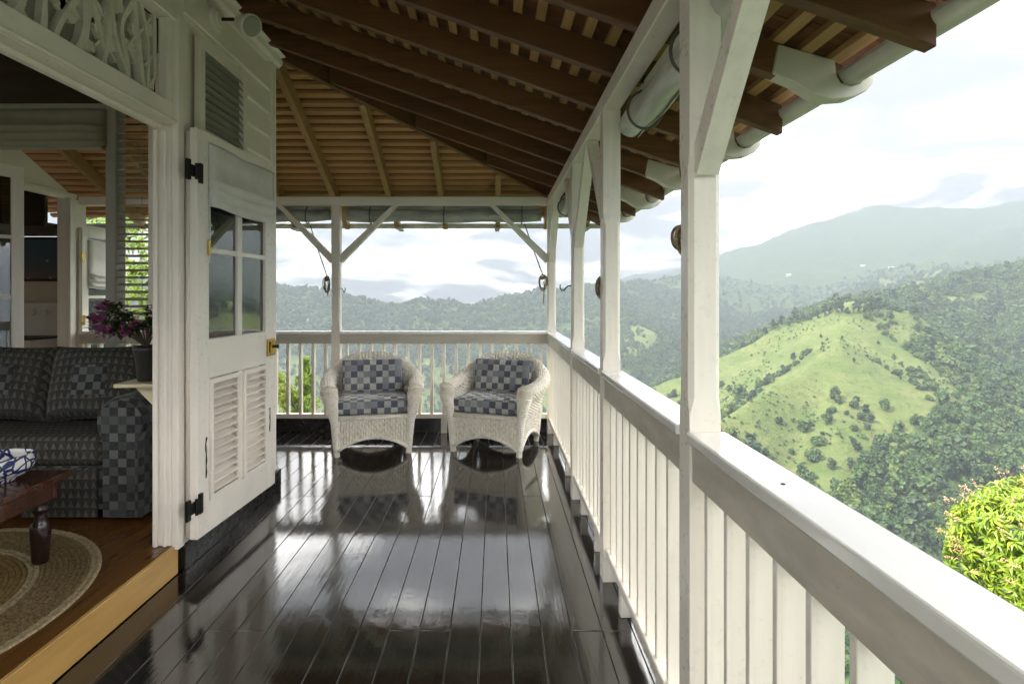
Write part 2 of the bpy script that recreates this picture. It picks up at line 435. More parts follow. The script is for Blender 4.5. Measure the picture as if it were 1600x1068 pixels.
ga = t.mix(t.math('MULTIPLY', t.ramp(tr_, [(0.53, 0.0), (0.60, 1.0)]), 0.16), ga, (0.135, 0.125, 0.055))
ga = t.mix(t.math('MULTIPLY', t.ramp(tr_, [(0.36, 1.0), (0.46, 0.0)]), 0.22), ga, (0.040, 0.060, 0.016))
t.set(base=t.mix(gat.outputs['Fac'], fo, ga), rough=0.95, spec=0.1)
t.bump(t.math('ADD', t.math('MULTIPLY', n2, 1.2), t.math('MULTIPLY', n3, 0.5)), 0.9, 1.6)
me.materials.append(t.m)
terrain = bpy.data.objects.new('terrain', me); link(terrain); tag(terrain, kind='structure')

# foliage prototypes for the far woods: many leaf-clump faces through a lumpy crown
def m_leaf(name, c1, c2, c3, transl=0.25, rough=0.55):
    t = NT(name)
    r = t.rand(); n1 = t.noise(t.coord(), 2.0, 3)
    col = t.mix(t.ramp(n1, [(0.35, 0.0), (0.65, 1.0)]), c1, c2)
    col = t.mix(t.ramp(r, [(0.0, 0.0), (0.6, 0.9)]), col, c3)
    col = t.mix(t.ramp(r, [(0.78, 0.0), (0.95, 0.75)]), col, (c2[0]*1.6, c2[1]*1.25, c2[2]*1.1))
    isl = t.n('ShaderNodeNewGeometry').outputs['Random Per Island']
    col = t.mix(t.math('MULTIPLY', t.ramp(isl, [(0.0, 1.0), (0.45, 0.0)]), 0.75), col, c_mul(c1, 0.55))
    col = t.mix(t.math('MULTIPLY', t.ramp(isl, [(0.75, 0.0), (1.0, 1.0)]), 0.6), col, (c2[0]*1.5, c2[1]*1.25, c2[2]))
    t.set(base=col, rough=rough, spec=0.25)
    tr = t.n('ShaderNodeBsdfTranslucent'); t.l(t.mix(0.5, col, c_mul(c2, 1.3)), tr.inputs[0])
    mx = t.n('ShaderNodeMixShader'); mx.inputs[0].default_value = transl
    t.l(t.b.outputs[0], mx.inputs[1]); t.l(tr.outputs[0], mx.inputs[2]); t.l(mx.outputs[0], t.out.inputs[0])
    return t.m
M['wood_leaf'] = m_leaf('woodland_foliage', (0.036, 0.076, 0.016), (0.062, 0.112, 0.024), (0.026, 0.056, 0.018))
M['dark_leaf'] = m_leaf('dark_foliage', (0.020, 0.044, 0.015), (0.034, 0.066, 0.019), (0.018, 0.040, 0.017))
M['bark'] = m_wood('tree_bark', (0.12, 0.095, 0.07), (0.06, 0.045, 0.03), 0.9, (6, 6, 1.5), 0.5)
def crown_mb(seed, n, lumps, size, leaf):
    """clump faces on lumpy balls; crown about 1 m radius round (0,0,0.9)"""
    q = random.Random(seed); mb = MB()
    for k in range(n):
        c, rr = lumps[q.randrange(len(lumps))]
        d = Vector((q.gauss(0,1), q.gauss(0,1), q.gauss(0.25,1))).normalized()
        p = Vector(c) + d*rr*(q.random()**0.35)
        nrm = (d + Vector((q.uniform(-.7,.7), q.uniform(-.7,.7), q.uniform(-.3,.9)))).normalized()
        a = nrm.orthogonal().normalized(); a.rotate(Matrix.Rotation(q.uniform(0, 6.28), 3, nrm)); b = nrm.cross(a)
        s = leaf*q.uniform(0.6, 1.4)*size
        mb.add([p-a*s*.5-b*s*.35, p+a*s*.45-b*s*.5+nrm*s*.15, p+a*s*.55+b*s*.4, p-a*s*.3+b*s*.55+nrm*s*.1], [(0,1,2),(0,2,3)])
    return mb
def lumps_for(seed, tall=1.0, n=9):
    q = random.Random(seed); L = [((0,0,0.75*tall), 0.55)]
    for k in range(n):
        a = q.uniform(0, 6.28); z = q.uniform(0.35, 1.35)*tall; rr = q.uniform(0.28, 0.5)
        o = q.uniform(0.25, 0.62)*(1.0 if z < tall else 0.65)
        L.append(((o*math.cos(a), o*math.sin(a), z), rr))
    return L
PROTO = bpy.data.collections.new('woodland_prototypes')
for k in range(6):
    tall = (1.0, 1.25, 0.8, 1.05, 1.7, 0.9)[k]
    mb = crown_mb(20+k, 420, lumps_for(40+k, tall), 1.0, 0.30)
    o = bpy.data.objects.new('woodland_clump', mesh_of(mb, 'woodland_clump', M['dark_leaf'] if k in (4,) else M['wood_leaf'], smooth=False))
    PROTO.objects.link(o)
def scatter(name, pts_, sc, idx, rot, **tags):
    me = bpy.data.meshes.new(name)
    me.vertices.add(len(pts_)); me.vertices.foreach_set('co', np.asarray(pts_, float).ravel())
    for nm, ty, key, val in (('sc', 'FLOAT_VECTOR', 'vector', sc), ('rt', 'FLOAT_VECTOR', 'vector', rot)):
        a = me.attributes.new(nm, ty, 'POINT'); a.data.foreach_set(key, np.asarray(val, float).ravel())
    a = me.attributes.new('ix', 'INT', 'POINT'); a.data.foreach_set('value', np.asarray(idx, np.int32))
    o = bpy.data.objects.new(name, me); link(o)
    g = bpy.data.node_groups.new(name, 'GeometryNodeTree')
    g.interface.new_socket('Geometry', in_out='INPUT', socket_type='NodeSocketGeometry')
    g.interface.new_socket('Geometry', in_out='OUTPUT', socket_type='NodeSocketGeometry')
    gi, go = g.nodes.new('NodeGroupInput'), g.nodes.new('NodeGroupOutput')
    ip = g.nodes.new('GeometryNodeInstanceOnPoints'); ci = g.nodes.new('GeometryNodeCollectionInfo')
    ci.inputs['Collection'].default_value = PROTO; ci.inputs['Separate Children'].default_value = True; ci.inputs['Reset Children'].default_value = True
    def na_(nm, ty):
        q = g.nodes.new('GeometryNodeInputNamedAttribute'); q.data_type = ty; q.inputs['Name'].default_value = nm
        return [s for s in q.outputs if s.enabled and s.name == 'Attribute'][0]
    g.links.new(gi.outputs[0], ip.inputs['Points']); g.links.new(ci.outputs[0], ip.inputs['Instance'])
    ip.inputs['Pick Instance'].default_value = True
    g.links.new(na_('ix', 'INT'), ip.inputs['Instance Index'])
    g.links.new(na_('rt', 'FLOAT_VECTOR'), ip.inputs['Rotation']); g.links.new(na_('sc', 'FLOAT_VECTOR'), ip.inputs['Scale'])
    g.links.new(ip.outputs[0], go.inputs[0])
    md = o.modifiers.new('scatter', 'NODES'); md.node_group = g
    return tag(o, **tags)

STRIPS = [[cast(*p) for p in s] for s in (
    [(1126,652),(1180,612),(1235,575),(1262,548)], [(1345,552),(1372,568),(1398,585)], [(1398,562),(1420,585),(1448,612)],
    [(1376,500),(1385,522),(1400,540),(1440,560)], [(1460,580),(1500,600),(1540,630)], [(1290,535),(1300,528),(1322,532)])]
STRIPS = [[p for p in s if p is not None] for s in STRIPS]
rs = np.random.RandomState(11)
N_ = 150000
N2_ = 110000
th = rs.uniform(R(-52), R(54), N_+N2_); rr_ = np.concatenate([np.exp(rs.uniform(math.log(70), math.log(2300), N_)), rs.uniform(760, 1750, N2_)]); N_ += N2_
fx, fy = np.sin(th)*rr_, np.cos(th)*rr_
keep = rs.rand(N_) < np.clip(0.12 + (rr_/420.0)**1.1*0.30, 0, 0.62)*np.where(rr_ > 1200, 0.75, 1.0)
keep &= ~((np.abs(fx+3) < 9) & (np.abs(fy-2) < 11))
gr = grassy(fx, fy)
sd = np.full(N_, 1e9)
for s in STRIPS:
    if len(s) > 1: sd = np.minimum(sd, seg_dist(s, fx, fy))
strip = (sd < 11*np.clip(vnoise(fx/22, fy/22)*1.7-0.45, 0, 1))
dens = fbm(fx, fy, 70, 3)
far_patch = (fx > 330) | (rr_ > 640)
thin = (gr > 0.5) & ~strip & ~(far_patch & (rs.rand(N_) < 0.10 + 0.5*(fbm(fx, fy, 40, 3) > 0.15)))
low = np.clip((-62-height(fx, fy))/70.0, 0, 1)*(0.25+0.9*(fbm(fx, fy, 38, 3) > 0.05))
thin &= ~((fx < 330) & (rr_ < 640) & (rs.rand(N_) < 0.42*low))
keep &= ~thin
keep &= (dens > -0.42) | (rs.rand(N_) < 0.25)
# the near slope under the rail keeps low shrubs only, so nothing near rises into the view
fx, fy, rr_ = fx[keep], fy[keep], rr_[keep]; strip = strip[keep]
fz = height(fx, fy)
size = np.clip(np.exp(rs.normal(1.27, 0.34, len(fx))), 1.5, 7.0)*np.where(rr_ > 800, 1.05, 1.0)
size = np.where(strip, rs.uniform(1.7, 3.2, len(fx)), size); size = np.where(rr_ < 120, rs.uniform(0.8, 2.0, len(fx)), size)
idx = rs.randint(0, 4, len(fx)); idx = np.where(rs.rand(len(fx)) < 0.10, 4, idx); idx = np.where(rs.rand(len(fx)) < 0.15, 5, idx)
sc = np.stack([size*rs.uniform(.85, 1.2, len(fx)), size*rs.uniform(.85, 1.2, len(fx)), size*rs.uniform(.75, 1.15, len(fx))], -1)
rot = np.stack([np.zeros(len(fx)), np.zeros(len(fx)), rs.uniform(0, 6.28, len(fx))], -1)
scatter('woodland', np.stack([fx, fy, fz-0.15*size], -1), sc, idx, rot, label='green woodland covering the valley sides and far ridges', cat='woodland', kind='stuff')
# low scrub freckling the grass
N_ = 5200
gx, gy = rs.uniform(20, 420, N_), rs.uniform(280, 620, N_)
k = (grassy(gx, gy) > 0.5) & (fbm(gx, gy, 45, 3) > 0.02 + 0.5*rs.rand(N_)*np.clip((height(gx, gy)+110)/90, 0, 1)); gx, gy = gx[k], gy[k]
s_ = rs.uniform(0.45, 1.25, len(gx))
scatter('scrub', np.stack([gx, gy, height(gx, gy)-0.3*s_], -1), np.stack([s_, s_, s_*0.8], -1), rs.randint(0, 4, len(gx)),
        np.stack([0*gx, 0*gx, rs.uniform(0, 6.28, len(gx))], -1), label='low scrub dotted over the grassy hill', cat='scrub', kind='stuff')

# single trees and bushes that stand apart on the grassy hill
TREE_ME = []
for k in range(4):
    cr = mesh_of(crown_mb(60+k, 520, lumps_for(80+k, (1.0, 1.3, 0.85, 1.9)[k], 8), 1.0, 0.25), 'crown', M['dark_leaf'])
    tb = MB(); tb.tube([(0,0,-0.4),(0.02,0.01,0.4),(0.0,0.03,1.0)], [0.10, 0.075, 0.03], 6)
    for a in (0.5, 2.6, 4.6): tb.tube([(0,0,0.35),(0.25*math.cos(a),0.25*math.sin(a),0.75)], [0.045, 0.015], 5)
    TREE_ME.append((cr, mesh_of(tb, 'trunk', M['bark'])))
def hill_tree(px, py, s, k, label, cat='tree', group=None, name='hill_tree', zs=1.0):
    p = cast(px, py)
    if p is None: return
    o = thing(name, (p[0], p[1], p[2]), label, cat, group, rnd.uniform(0, 6.28))
    for nm, me_ in zip(('crown', 'trunk'), TREE_ME[k]):
        piece(nm, me_, (0,0,0), o, scale=(s, s, s*zs))
ORD = 'first second third fourth fifth sixth seventh eighth ninth tenth eleventh twelfth thirteenth fourteenth fifteenth sixteenth seventeenth eighteenth'.split()
for i, px in enumerate((1196,1208,1221,1233,1246,1254,1266,1277,1288,1296,1306,1315,1324,1334,1343,1352,1361,1372)):
    py = 520 - (px-1196)*0.30 if px < 1300 else 489
    hill_tree(px, py+3, rnd.uniform(2.3, 3.6), 3 if i % 3 else 1, 'dark conifer on the crest of the grassy hill, %s from the left' % ORD[i], 'tree', 'conifers along the hill crest', 'crest_conifer', 1.35)
def in_order(lst, lab, *a):
    for i, (px, py, s) in enumerate(sorted(lst)): hill_tree(px, py, s, i % a[0], lab % ORD[i], *a[1:])
in_order(((1358,478,4.6),(1388,476,5.2),(1408,480,4.2),(1428,492,4.0),(1376,484,4.0),(1398,487,4.5),(1340,480,4.4),(1370,470,4.0)),
         'round dark tree in the hilltop clump, %s from the left', 3, 'tree', 'round trees on the hill top', 'hilltop_tree')
in_order(((1294,648,2.5),(1323,653,2.0),(1345,655,3.3),(1360,662,2.8),(1356,676,2.4),(1332,696,2.6),(1340,706,2.8),(1374,710,4.0),(1300,735,3.0),
          (1328,725,1.9),(1304,758,2.2),(1361,770,3.6),(1324,785,2.8),(1265,668,1.9),(1240,664,1.6),(1284,683,1.6),(1410,690,2.8),(1390,765,3.2)),
         'lone dark bush on the lower grassy hillside, %s from the left', 3, 'bush', 'lone bushes on the lower grassy hillside', 'hillside_bush')
in_order(((1334,568,1.5),(1285,540,1.6),(1292,533,1.4),(1283,528,1.5),(1316,530,1.2),(1318,546,1.0),(1287,552,1.0),(1372,540,1.6),(1427,540,2.2),(1447,570,1.7),
          (1174,558,1.3),(1218,536,1.1),(1146,600,1.6),(1185,580,1.1),(1407,596,1.1),(1487,596,1.8),(1512,610,1.5),(1250,560,1.4)),
         'tiny lone bush on the upper grassy slope, %s from the left', 4, 'bush', 'lone bushes on the upper grassy slope', 'slope_bush')

# far houses: pale specks on the hazy ridges
m_fw = m_plain('far_house_wall', (0.35, 0.34, 0.32), 0.7); m_fr = m_plain('far_house_roof', (0.42, 0.40, 0.40), 0.6)
FAR_LABEL = ('pale far house below the blue mountain, leftmost of three', 'pale far house below the blue mountain, middle of three', 'pale far house below the blue mountain, rightmost of three',
             'tiny pale house on the hazy ridge seen between the two back posts', 'tiny pale house low on the far ridge at the left of the back opening')
for (px, py, s), lab in zip(((1232,434,16), (1348,418,16), (1392,421,14), (640,494,11), (478,505,11)), FAR_LABEL):
    p = cast(px, py)
    if p is None: continue
    o = thing('far_house', p, lab, 'house', 'houses on the far ridges', rnd.uniform(-.5,.5))
    w = s*0.5
    part('wall', MB().box(-w, w, -w*.6, w*.6, -3, s*.32), m_fw, o, local=True)
    part('roof', MB().prism([(-w*.7, s*.32), (w*.7, s*.32), (0, s*.52)], 'x', -w*1.08, w*1.08), m_fr, o, local=True)
    for q in (-.55, 0.0, .5): part('window', MB().box(w*q-.6, w*q+.6, -w*.6-.1, -w*.6, s*.10, s*.22), M['trim_grey'], o, local=True)

# the air
t = NT('air'); t.t.nodes.remove(t.b)
pv = t.n('ShaderNodeVolumePrincipled'); pv.inputs['Color'].default_value = (0.180, 0.203, 0.238, 1); pv.inputs['Density'].default_value = 0.00056
pv.inputs['Anisotropy'].default_value = 0.0
t.l(pv.outputs[0], t.out.inputs['Volume'])
haze = part('haze', MB().box(-5400, 5400, -5400, 5400, -260, float(TZ.max())+25), t.m); tag(haze, 'pale haze lying over the whole valley', 'haze', kind='stuff')

# ------------------------------------------------------------------ veranda: floor, rails, posts, roof
WX = -1.615                  # outer face of the house wall
XI, XO = 0.525, 0.610        # beam and posts of the long side
YB = 5.80                    # inner face of the back side
YC = 4.165                   # house corner
CAPZ = 1.03
YN = -0.75                   # near end of the veranda, cut short behind the camera to let light in

t = NT('black_gloss_boards')
v = t.coord((14, 1.2, 14)); g = t.coord()
n1 = t.noise(v, 2.0, 6, 0.6); n2 = t.noise(g, 3.2, 4, 0.6); n3 = t.noise(g, 60, 3, 0.6); n4 = t.noise(t.coord((60, 5, 60)), 1.0, 6, 0.7)
col = t.mix(t.ramp(n1, [(0.35, 0.0), (0.7, 1.0)]), (0.012, 0.010, 0.009), (0.024, 0.020, 0.017))
col = t.mix(t.ramp(t.noise(g, 9.0, 9, 0.75), [(0.62, 0.0), (0.74, 1.0)]), col, (0.085, 0.072, 0.058))
col = t.mix(t.math('MULTIPLY', t.ramp(n4, [(0.60, 0.0), (0.74, 1.0)]), 0.5), col, (0.06, 0.052, 0.044))
t.set(base=col, rough=t.math('ADD', t.ramp(n2, [(0.3, 0.03), (0.72, 0.075)]), t.math('ADD', t.math('MULTIPLY', t.ramp(n4, [(0.5, 0.0), (0.8, 1.0)]), 0.08), t.math('MULTIPLY', t.rand(), 0.03))), spec=0.9); t.b.inputs['IOR'].default_value = 2.05; t.set(spec=0.5)
t.bump(t.math('ADD', t.math('ADD', t.math('MULTIPLY', n1, 0.8), t.math('MULTIPLY', n2, 1.5)), t.math('MULTIPLY', n4, 0.35)), 0.10, 0.006)
M['floor'] = t.m
t = NT('worn_board_edge'); n1 = t.noise(t.coord((1, .35, 1)), 9.0, 6, .7)
t.set(base=t.mix(t.ramp(n1, [(.46, 0.0), (.64, 1.0)]), (0.02, 0.018, 0.015), (0.26, 0.24, 0.21)), rough=.45); M['worn_edge'] = t.m

veranda_floor = struct('veranda_floor', MB().box(-4.9, 0.70, YN, 5.98, -0.22, -0.045), M['black_paint'])
PITCH = 0.127
q = random.Random(5)
board_me = {}
def board(x, y0, y1):
    key = round(y1-y0, 2)
    if key not in board_me:
        L = y1-y0; w = PITCH/2-0.0012; mb = MB()
        mb.box(-w, w, -L/2, L/2, -0.04, 0)
        me_ = mesh_of(mb, 'board', M['floor'], bevel=0.0020, seg=2); me_.materials.append(M['worn_edge'])
        for pl_ in me_.polygons:
            if max(abs(c_) for c_ in pl_.normal) < 0.97: pl_.material_index = 1
        board_me[key] = me_
    piece('board', board_me[key], (x, (y0+y1)/2, q.uniform(-.0007, .0007)), veranda_floor, rot=(q.uniform(-.0006,.0006), q.uniform(-.003,.003), 0))
x = 0.70 - PITCH/2; i = 0
while x > -4.9:
    if x > WX:
        ends = [YN, 0.4 + q.uniform(-.1,.1), 5.97]
        j = (2.40, 2.06, 3.9)[(i*2 + i//3) % 3] if i % 4 != 2 else 2.40
        if i % 3 == 1: ends.insert(2, 2.40 if i % 2 else 2.06)
        elif i % 3 == 2: ends.insert(2, 2.06 if i % 2 else 2.40)
        else: ends.insert(2, 4.0)
    else: ends = [YC-0.02, 5.97]
    ends = [round(e, 2) for e in ends]
    for a, b in zip(ends[:-1], ends[1:]): board(x, a+0.0012, b-0.0012)
    x -= PITCH; i += 1

# posts with stop chamfers
def post_mesh(w, h, c0, c1, cham):
    mb = MB(); lv = [(0, 0), (c0-0.05, 0), (c0, cham), (c1, cham), (c1+0.05, 0), (h, 0)]
    a = w/2; v = []
    for z, c in lv:
        c = max(c, 0.0008); b = a-c
        v += [(a, -b, z), (a, b, z), (b, a, z), (-b, a, z), (-a, b, z), (-a, -b, z), (-b, -a, z), (b, -a, z)]
    f = [(k*8+i, k*8+(i+1)%8, (k+1)*8+(i+1)%8, (k+1)*8+i) for k in range(len(lv)-1) for i in range(8)]
    f += [tuple(range(7,-1,-1)), tuple(len(v)-8+i for i in range(8))]
    return mb.add(v, f)
PW = XO-XI
post_me = mesh_of(post_mesh(PW, 2.30, 1.12, 1.74, 0.013), 'shaft', M['white_v'])
PXc = (XI+XO)/2
def post(loc, label, braces, group='posts of the veranda'):
    o = thing('veranda_post', loc, label, 'post', group)
    piece('shaft', post_me, (0,0,0), o)
    for dx, dy in braces:
        mb = MB(); s = PW/2-0.01
        L = Vector((dx, dy, 0)); n = L.normalized()
        mb.beam((n.x*s, n.y*s, 1.745), (dx+n.x*s, dy+n.y*s, 2.325), 0.060, 0.074)
        # cut flat under the beam
        mb.v = [(x, y, min(z, 2.297)) for x, y, z in mb.v]
        part('brace', mb, M['white_v'], o, local=True)
    return o
Y1, Y2, Y3 = 1.60, 2.85, 3.98
post((PXc, Y1, 0), 'nearest thick white veranda post with diagonal brace beside the rail', [(0, -0.52)])
post((PXc, Y2, 0), 'second white veranda post from the camera on the long rail', [(0, 0.50)])
post((PXc, Y3, 0), 'third white veranda post from the camera on the long rail', [(0, 0.50), (0, -0.50)])
post((PXc, YB+PW/2, 0), 'white corner post where the two veranda rails meet', [(-0.56, 0), (0, -0.5)])
post((-1.61, YB+PW/2, 0), 'white post in the back rail behind the left wicker chair', [(-0.54, 0), (0.56, 0)])
POSTS_Y = [Y1, Y2, Y3]
# extra post behind the camera holds the beam up
post((PXc, YN+.3, 0), 'white veranda post out of view behind the camera', [(0, 0.5)])

# beams
bl = thing('veranda_beam', (PXc, 1.5, 2.30), 'long white beam over the right hand posts carrying the rafters', 'beam', 'white beams of the veranda')
part('beam', MB().box(XI, XO, YN, YB+PW, 2.301, 2.385), M['white'], bl, bevel=0.004)
bb = thing('veranda_beam', (-1.6, YB, 2.30), 'white beam across the back opening above the wicker chairs', 'beam', 'white beams of the veranda')
part('beam', MB().box(-4.2, XI-0.002, YB, YB+PW, 2.301, 2.385), M['white'], bb, bevel=0.004)

# balustrades
bal_me = mesh_of(MB().box(-0.028, 0.0305, -0.0095, 0.0095, 0, 0.75), 'baluster', M['white_v'], bevel=0.0015)     # long side: edge on to the rail
balb_me = mesh_of(MB().box(-0.0145, 0.0145, -0.025, 0.025, 0, 0.75), 'baluster', M['white_v'], bevel=0.0015)
M['gap'] = M['black_paint']
RB0, RB1 = 0.125, 0.165
rl = thing('balustrade', (PXc, 2.0, 0), 'long white balustrade running down the right side of the veranda', 'balustrade', 'veranda balustrades')
bays = [(YN+.3+PW/2, Y1-PW/2), (Y1+PW/2, Y2-PW/2), (Y2+PW/2, Y3-PW/2), (Y3+PW/2, YB)]
for a, b in bays:
    a += 0.001; b -= 0.001
    part('handrail', MB().box(XI-0.010, XO+0.012, a, b, 1.000, CAPZ), M['cap'], rl, bevel=0.005, seg=2)
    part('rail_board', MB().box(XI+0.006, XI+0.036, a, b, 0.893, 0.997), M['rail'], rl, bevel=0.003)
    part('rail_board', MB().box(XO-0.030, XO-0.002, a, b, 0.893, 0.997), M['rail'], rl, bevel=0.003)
    part('bottom_rail', MB().box(XI+0.010, XO-0.005, a, b, RB0, RB1), M['white'], rl, bevel=0.004)
    n = max(2, int(round((b-a)/0.1256))); st = (b-a)/n
    for k in range(n):
        piece('baluster', bal_me, (q.uniform(-.002,.002)+0.007, a+st*(k+.5)-2.0, 0.155), rl, rot=(q.uniform(-.003,.003), 0, q.uniform(-.03,.03)))
    for k in range(1, max(2, int((b-a)/0.62))+1):
        yy = a + (b-a)*(k-0.5)/max(2, int((b-a)/0.62))
        part('foot_block', MB().box(XI+0.018, XO-0.020, yy-.022, yy+.022, 0.0015, RB0+0.002), M['white_v'], rl, bevel=0.002)
part('nail', MB().lathe([(.0045,0),(.0045,.0012)], (.562, 1.125, CAPZ+.0004), 10), M['iron'], rl)
part('kickboard', MB().box(XO+0.02, XO+0.045, YN, 5.93, 0.001, 0.115), M['black_paint'], rl, bevel=0.002)
br = thing('balustrade', (-1.6, YB, 0), 'white balustrade across the back of the veranda behind the wicker chairs', 'balustrade', 'veranda balustrades')
for a, b in ((-4.2, -1.61-PW/2), (-1.61+PW/2, XI)):
    a += 0.001; b -= 0.001
    part('handrail', MB().box(a, b, YB-0.010, YB+PW+0.012, 1.000, CAPZ), M['cap'], br, bevel=0.005, seg=2)
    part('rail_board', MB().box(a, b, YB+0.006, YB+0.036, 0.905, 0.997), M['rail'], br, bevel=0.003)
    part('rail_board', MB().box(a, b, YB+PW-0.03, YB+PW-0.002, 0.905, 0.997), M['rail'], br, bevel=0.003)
    part('bottom_rail', MB().box(a, b, YB+0.010, YB+PW-0.005, 0.150, 0.195), M['white'], br, bevel=0.004)
    n = int(round((b-a)/0.1256)); st = (b-a)/n
    for k in range(n):
        piece('baluster', balb_me, (a+st*(k+.5)+1.6, PXc-XI+q.uniform(-.002,.002), 0.18), br, rot=(0, q.uniform(-.003,.003), q.uniform(-.03,.03)))
    for xx in ((-0.52,) if b > 0 else (-2.4, -3.2)):
        part('foot_block', MB().box(xx-.03, xx+.03, YB+0.018, YB+PW-.02, 0.0015, 0.152), M['white_v'], br, bevel=0.002)
part('kickboard', MB().box(-4.2, XO+0.018, YB+PW+0.004, YB+PW+0.03, 0.001, 0.147), M['black_paint'], br, bevel=0.002)

# ---- roof: right plane falls to +x, back plane falls to +y, hip between
SR = 0.35; Z0 = 2.386
HK = (XI-WX)/(YB-YC)                    # plan run of the hip
SB = SR*HK
EX = 1.285                              # rafter tail
EY = YB + (EX-XI)/HK
zr = lambda x: Z0 - SR*(x-XI)
zb = lambda y: Z0 - SB*(y-YB)
xhip = lambda y: XI + (y-YB)*HK
yhip = lambda x: YB + (x-XI)/HK
RD, RWd = 0.125, 0.05                   # rafter depth and width
roof = thing('veranda_roof', (0, 3, Z0), 'brown timber veranda roof of rafters, laths and shingles seen from below', 'roof'); roof['kind'] = 'structure'
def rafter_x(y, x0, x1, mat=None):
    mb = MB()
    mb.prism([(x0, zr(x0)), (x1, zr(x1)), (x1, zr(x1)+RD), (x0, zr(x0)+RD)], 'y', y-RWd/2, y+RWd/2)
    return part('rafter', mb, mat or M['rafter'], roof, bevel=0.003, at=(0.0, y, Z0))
RY = [2.15+0.45*k for k in range(-6, 9)]
for y in RY:
    x0 = -2.0 if y < YC else xhip(y)+0.05
    if x0 < EX-0.1: rafter_x(y, x0, EX)
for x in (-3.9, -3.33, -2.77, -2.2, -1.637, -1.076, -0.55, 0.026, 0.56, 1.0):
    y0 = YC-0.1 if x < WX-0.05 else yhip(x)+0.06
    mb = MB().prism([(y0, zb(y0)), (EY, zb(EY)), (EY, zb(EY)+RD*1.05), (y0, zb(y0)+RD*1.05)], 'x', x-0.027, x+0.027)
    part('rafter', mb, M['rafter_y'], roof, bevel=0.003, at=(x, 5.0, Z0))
# hip rafter
ha, hb = (WX-0.25, yhip(WX-0.25)), (EX+0.02, yhip(EX+0.02))
mb = MB(); mb.beam((ha[0], ha[1], zr(ha[0])+0.075), (hb[0], hb[1], zr(hb[0])+0.075), 0.05, 0.17)
part('hip_rafter', mb, M['rafter'], roof, bevel=0.003)
# laths
LH = 0.026
k = 0; xl = EX-0.03
while xl > WX-0.3:
    ye = min(yhip(xl)-0.01, EY)
    mb = MB(); jit = q.uniform(-.006,.006)
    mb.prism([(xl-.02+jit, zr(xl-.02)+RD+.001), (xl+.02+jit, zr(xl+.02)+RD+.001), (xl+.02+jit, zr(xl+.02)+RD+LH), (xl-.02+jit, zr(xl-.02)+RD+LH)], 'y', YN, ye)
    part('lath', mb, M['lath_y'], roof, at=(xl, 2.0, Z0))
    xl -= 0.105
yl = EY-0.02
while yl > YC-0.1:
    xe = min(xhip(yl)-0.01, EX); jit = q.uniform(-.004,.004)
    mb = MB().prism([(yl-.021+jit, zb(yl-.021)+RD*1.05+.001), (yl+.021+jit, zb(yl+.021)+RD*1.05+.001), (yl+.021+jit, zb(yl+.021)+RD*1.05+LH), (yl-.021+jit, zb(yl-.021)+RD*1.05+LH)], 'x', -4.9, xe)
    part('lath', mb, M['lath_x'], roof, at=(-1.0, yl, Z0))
    yl -= 0.092
# shingles over the laths: the ones in plain view at the eaves one by one, the rest joined
ca = math.atan(SR)
sh_me = []
for k in range(5):
    w = (0.085, 0.10, 0.115, 0.13, 0.095)[k]
    sh_me.append((w, mesh_of(MB().box(-0.135, 0.135, -w/2+.0015, w/2-.0015, 0, 0.009), 'shingle', M['shingle'])))
field = MB()
xl = EX-0.03; row = 0
while xl > WX-0.3:
    y = YN + q.uniform(0, .1); ye = yhip(xl)
    while y < ye:
        w, me_ = sh_me[q.randrange(5)]
        xc = xl-0.045+q.uniform(-.012,.012); zc = zr(xc)+RD+LH+0.004; yc = y+w/2
        if row < 8 and 1.25 < yc < 3.75:
            piece('shingle', me_, (xc, yc-3, zc-Z0), roof, rot=(q.uniform(-.01,.01), ca-0.035, q.uniform(-.012,.012)))
        else:
            c0, s0 = math.cos(ca-.035), math.sin(ca-.035)
            field.box(-.135, .135, -w/2+.0015, w/2-.0015, 0, .009)
            for n_ in range(8):
                a = field.v[-8+n_]; field.v[-8+n_] = (xc + a[0]*c0 + a[2]*s0, yc + a[1], zc - a[0]*s0 + a[2]*c0)
        y += w
    xl -= 0.105; row += 1
cb_ = math.atan(SB); yl = EY-0.02
while yl > YC-0.1:
    x = -4.9 + q.uniform(0, .1); xe = xhip(yl)
    while x < xe:
        w = sh_me[q.randrange(5)][0]; yc = yl-0.045+q.uniform(-.012,.012); zc = zb(yc)+RD*1.05+LH+0.004
        c0, s0 = math.cos(cb_-.035), math.sin(cb_-.035)
        field.box(-w/2+.0015, w/2-.0015, -.135, .135, 0, .009)
        for n_ in range(8):
            a = field.v[-8+n_]; field.v[-8+n_] = (x+w/2+a[0], yc + a[1]*c0 + a[2]*s0, zc - a[1]*s0 + a[2]*c0)
        x += w
    yl -= 0.092
part('shingle_field', field, M['shingle'], roof, kind='stuff')
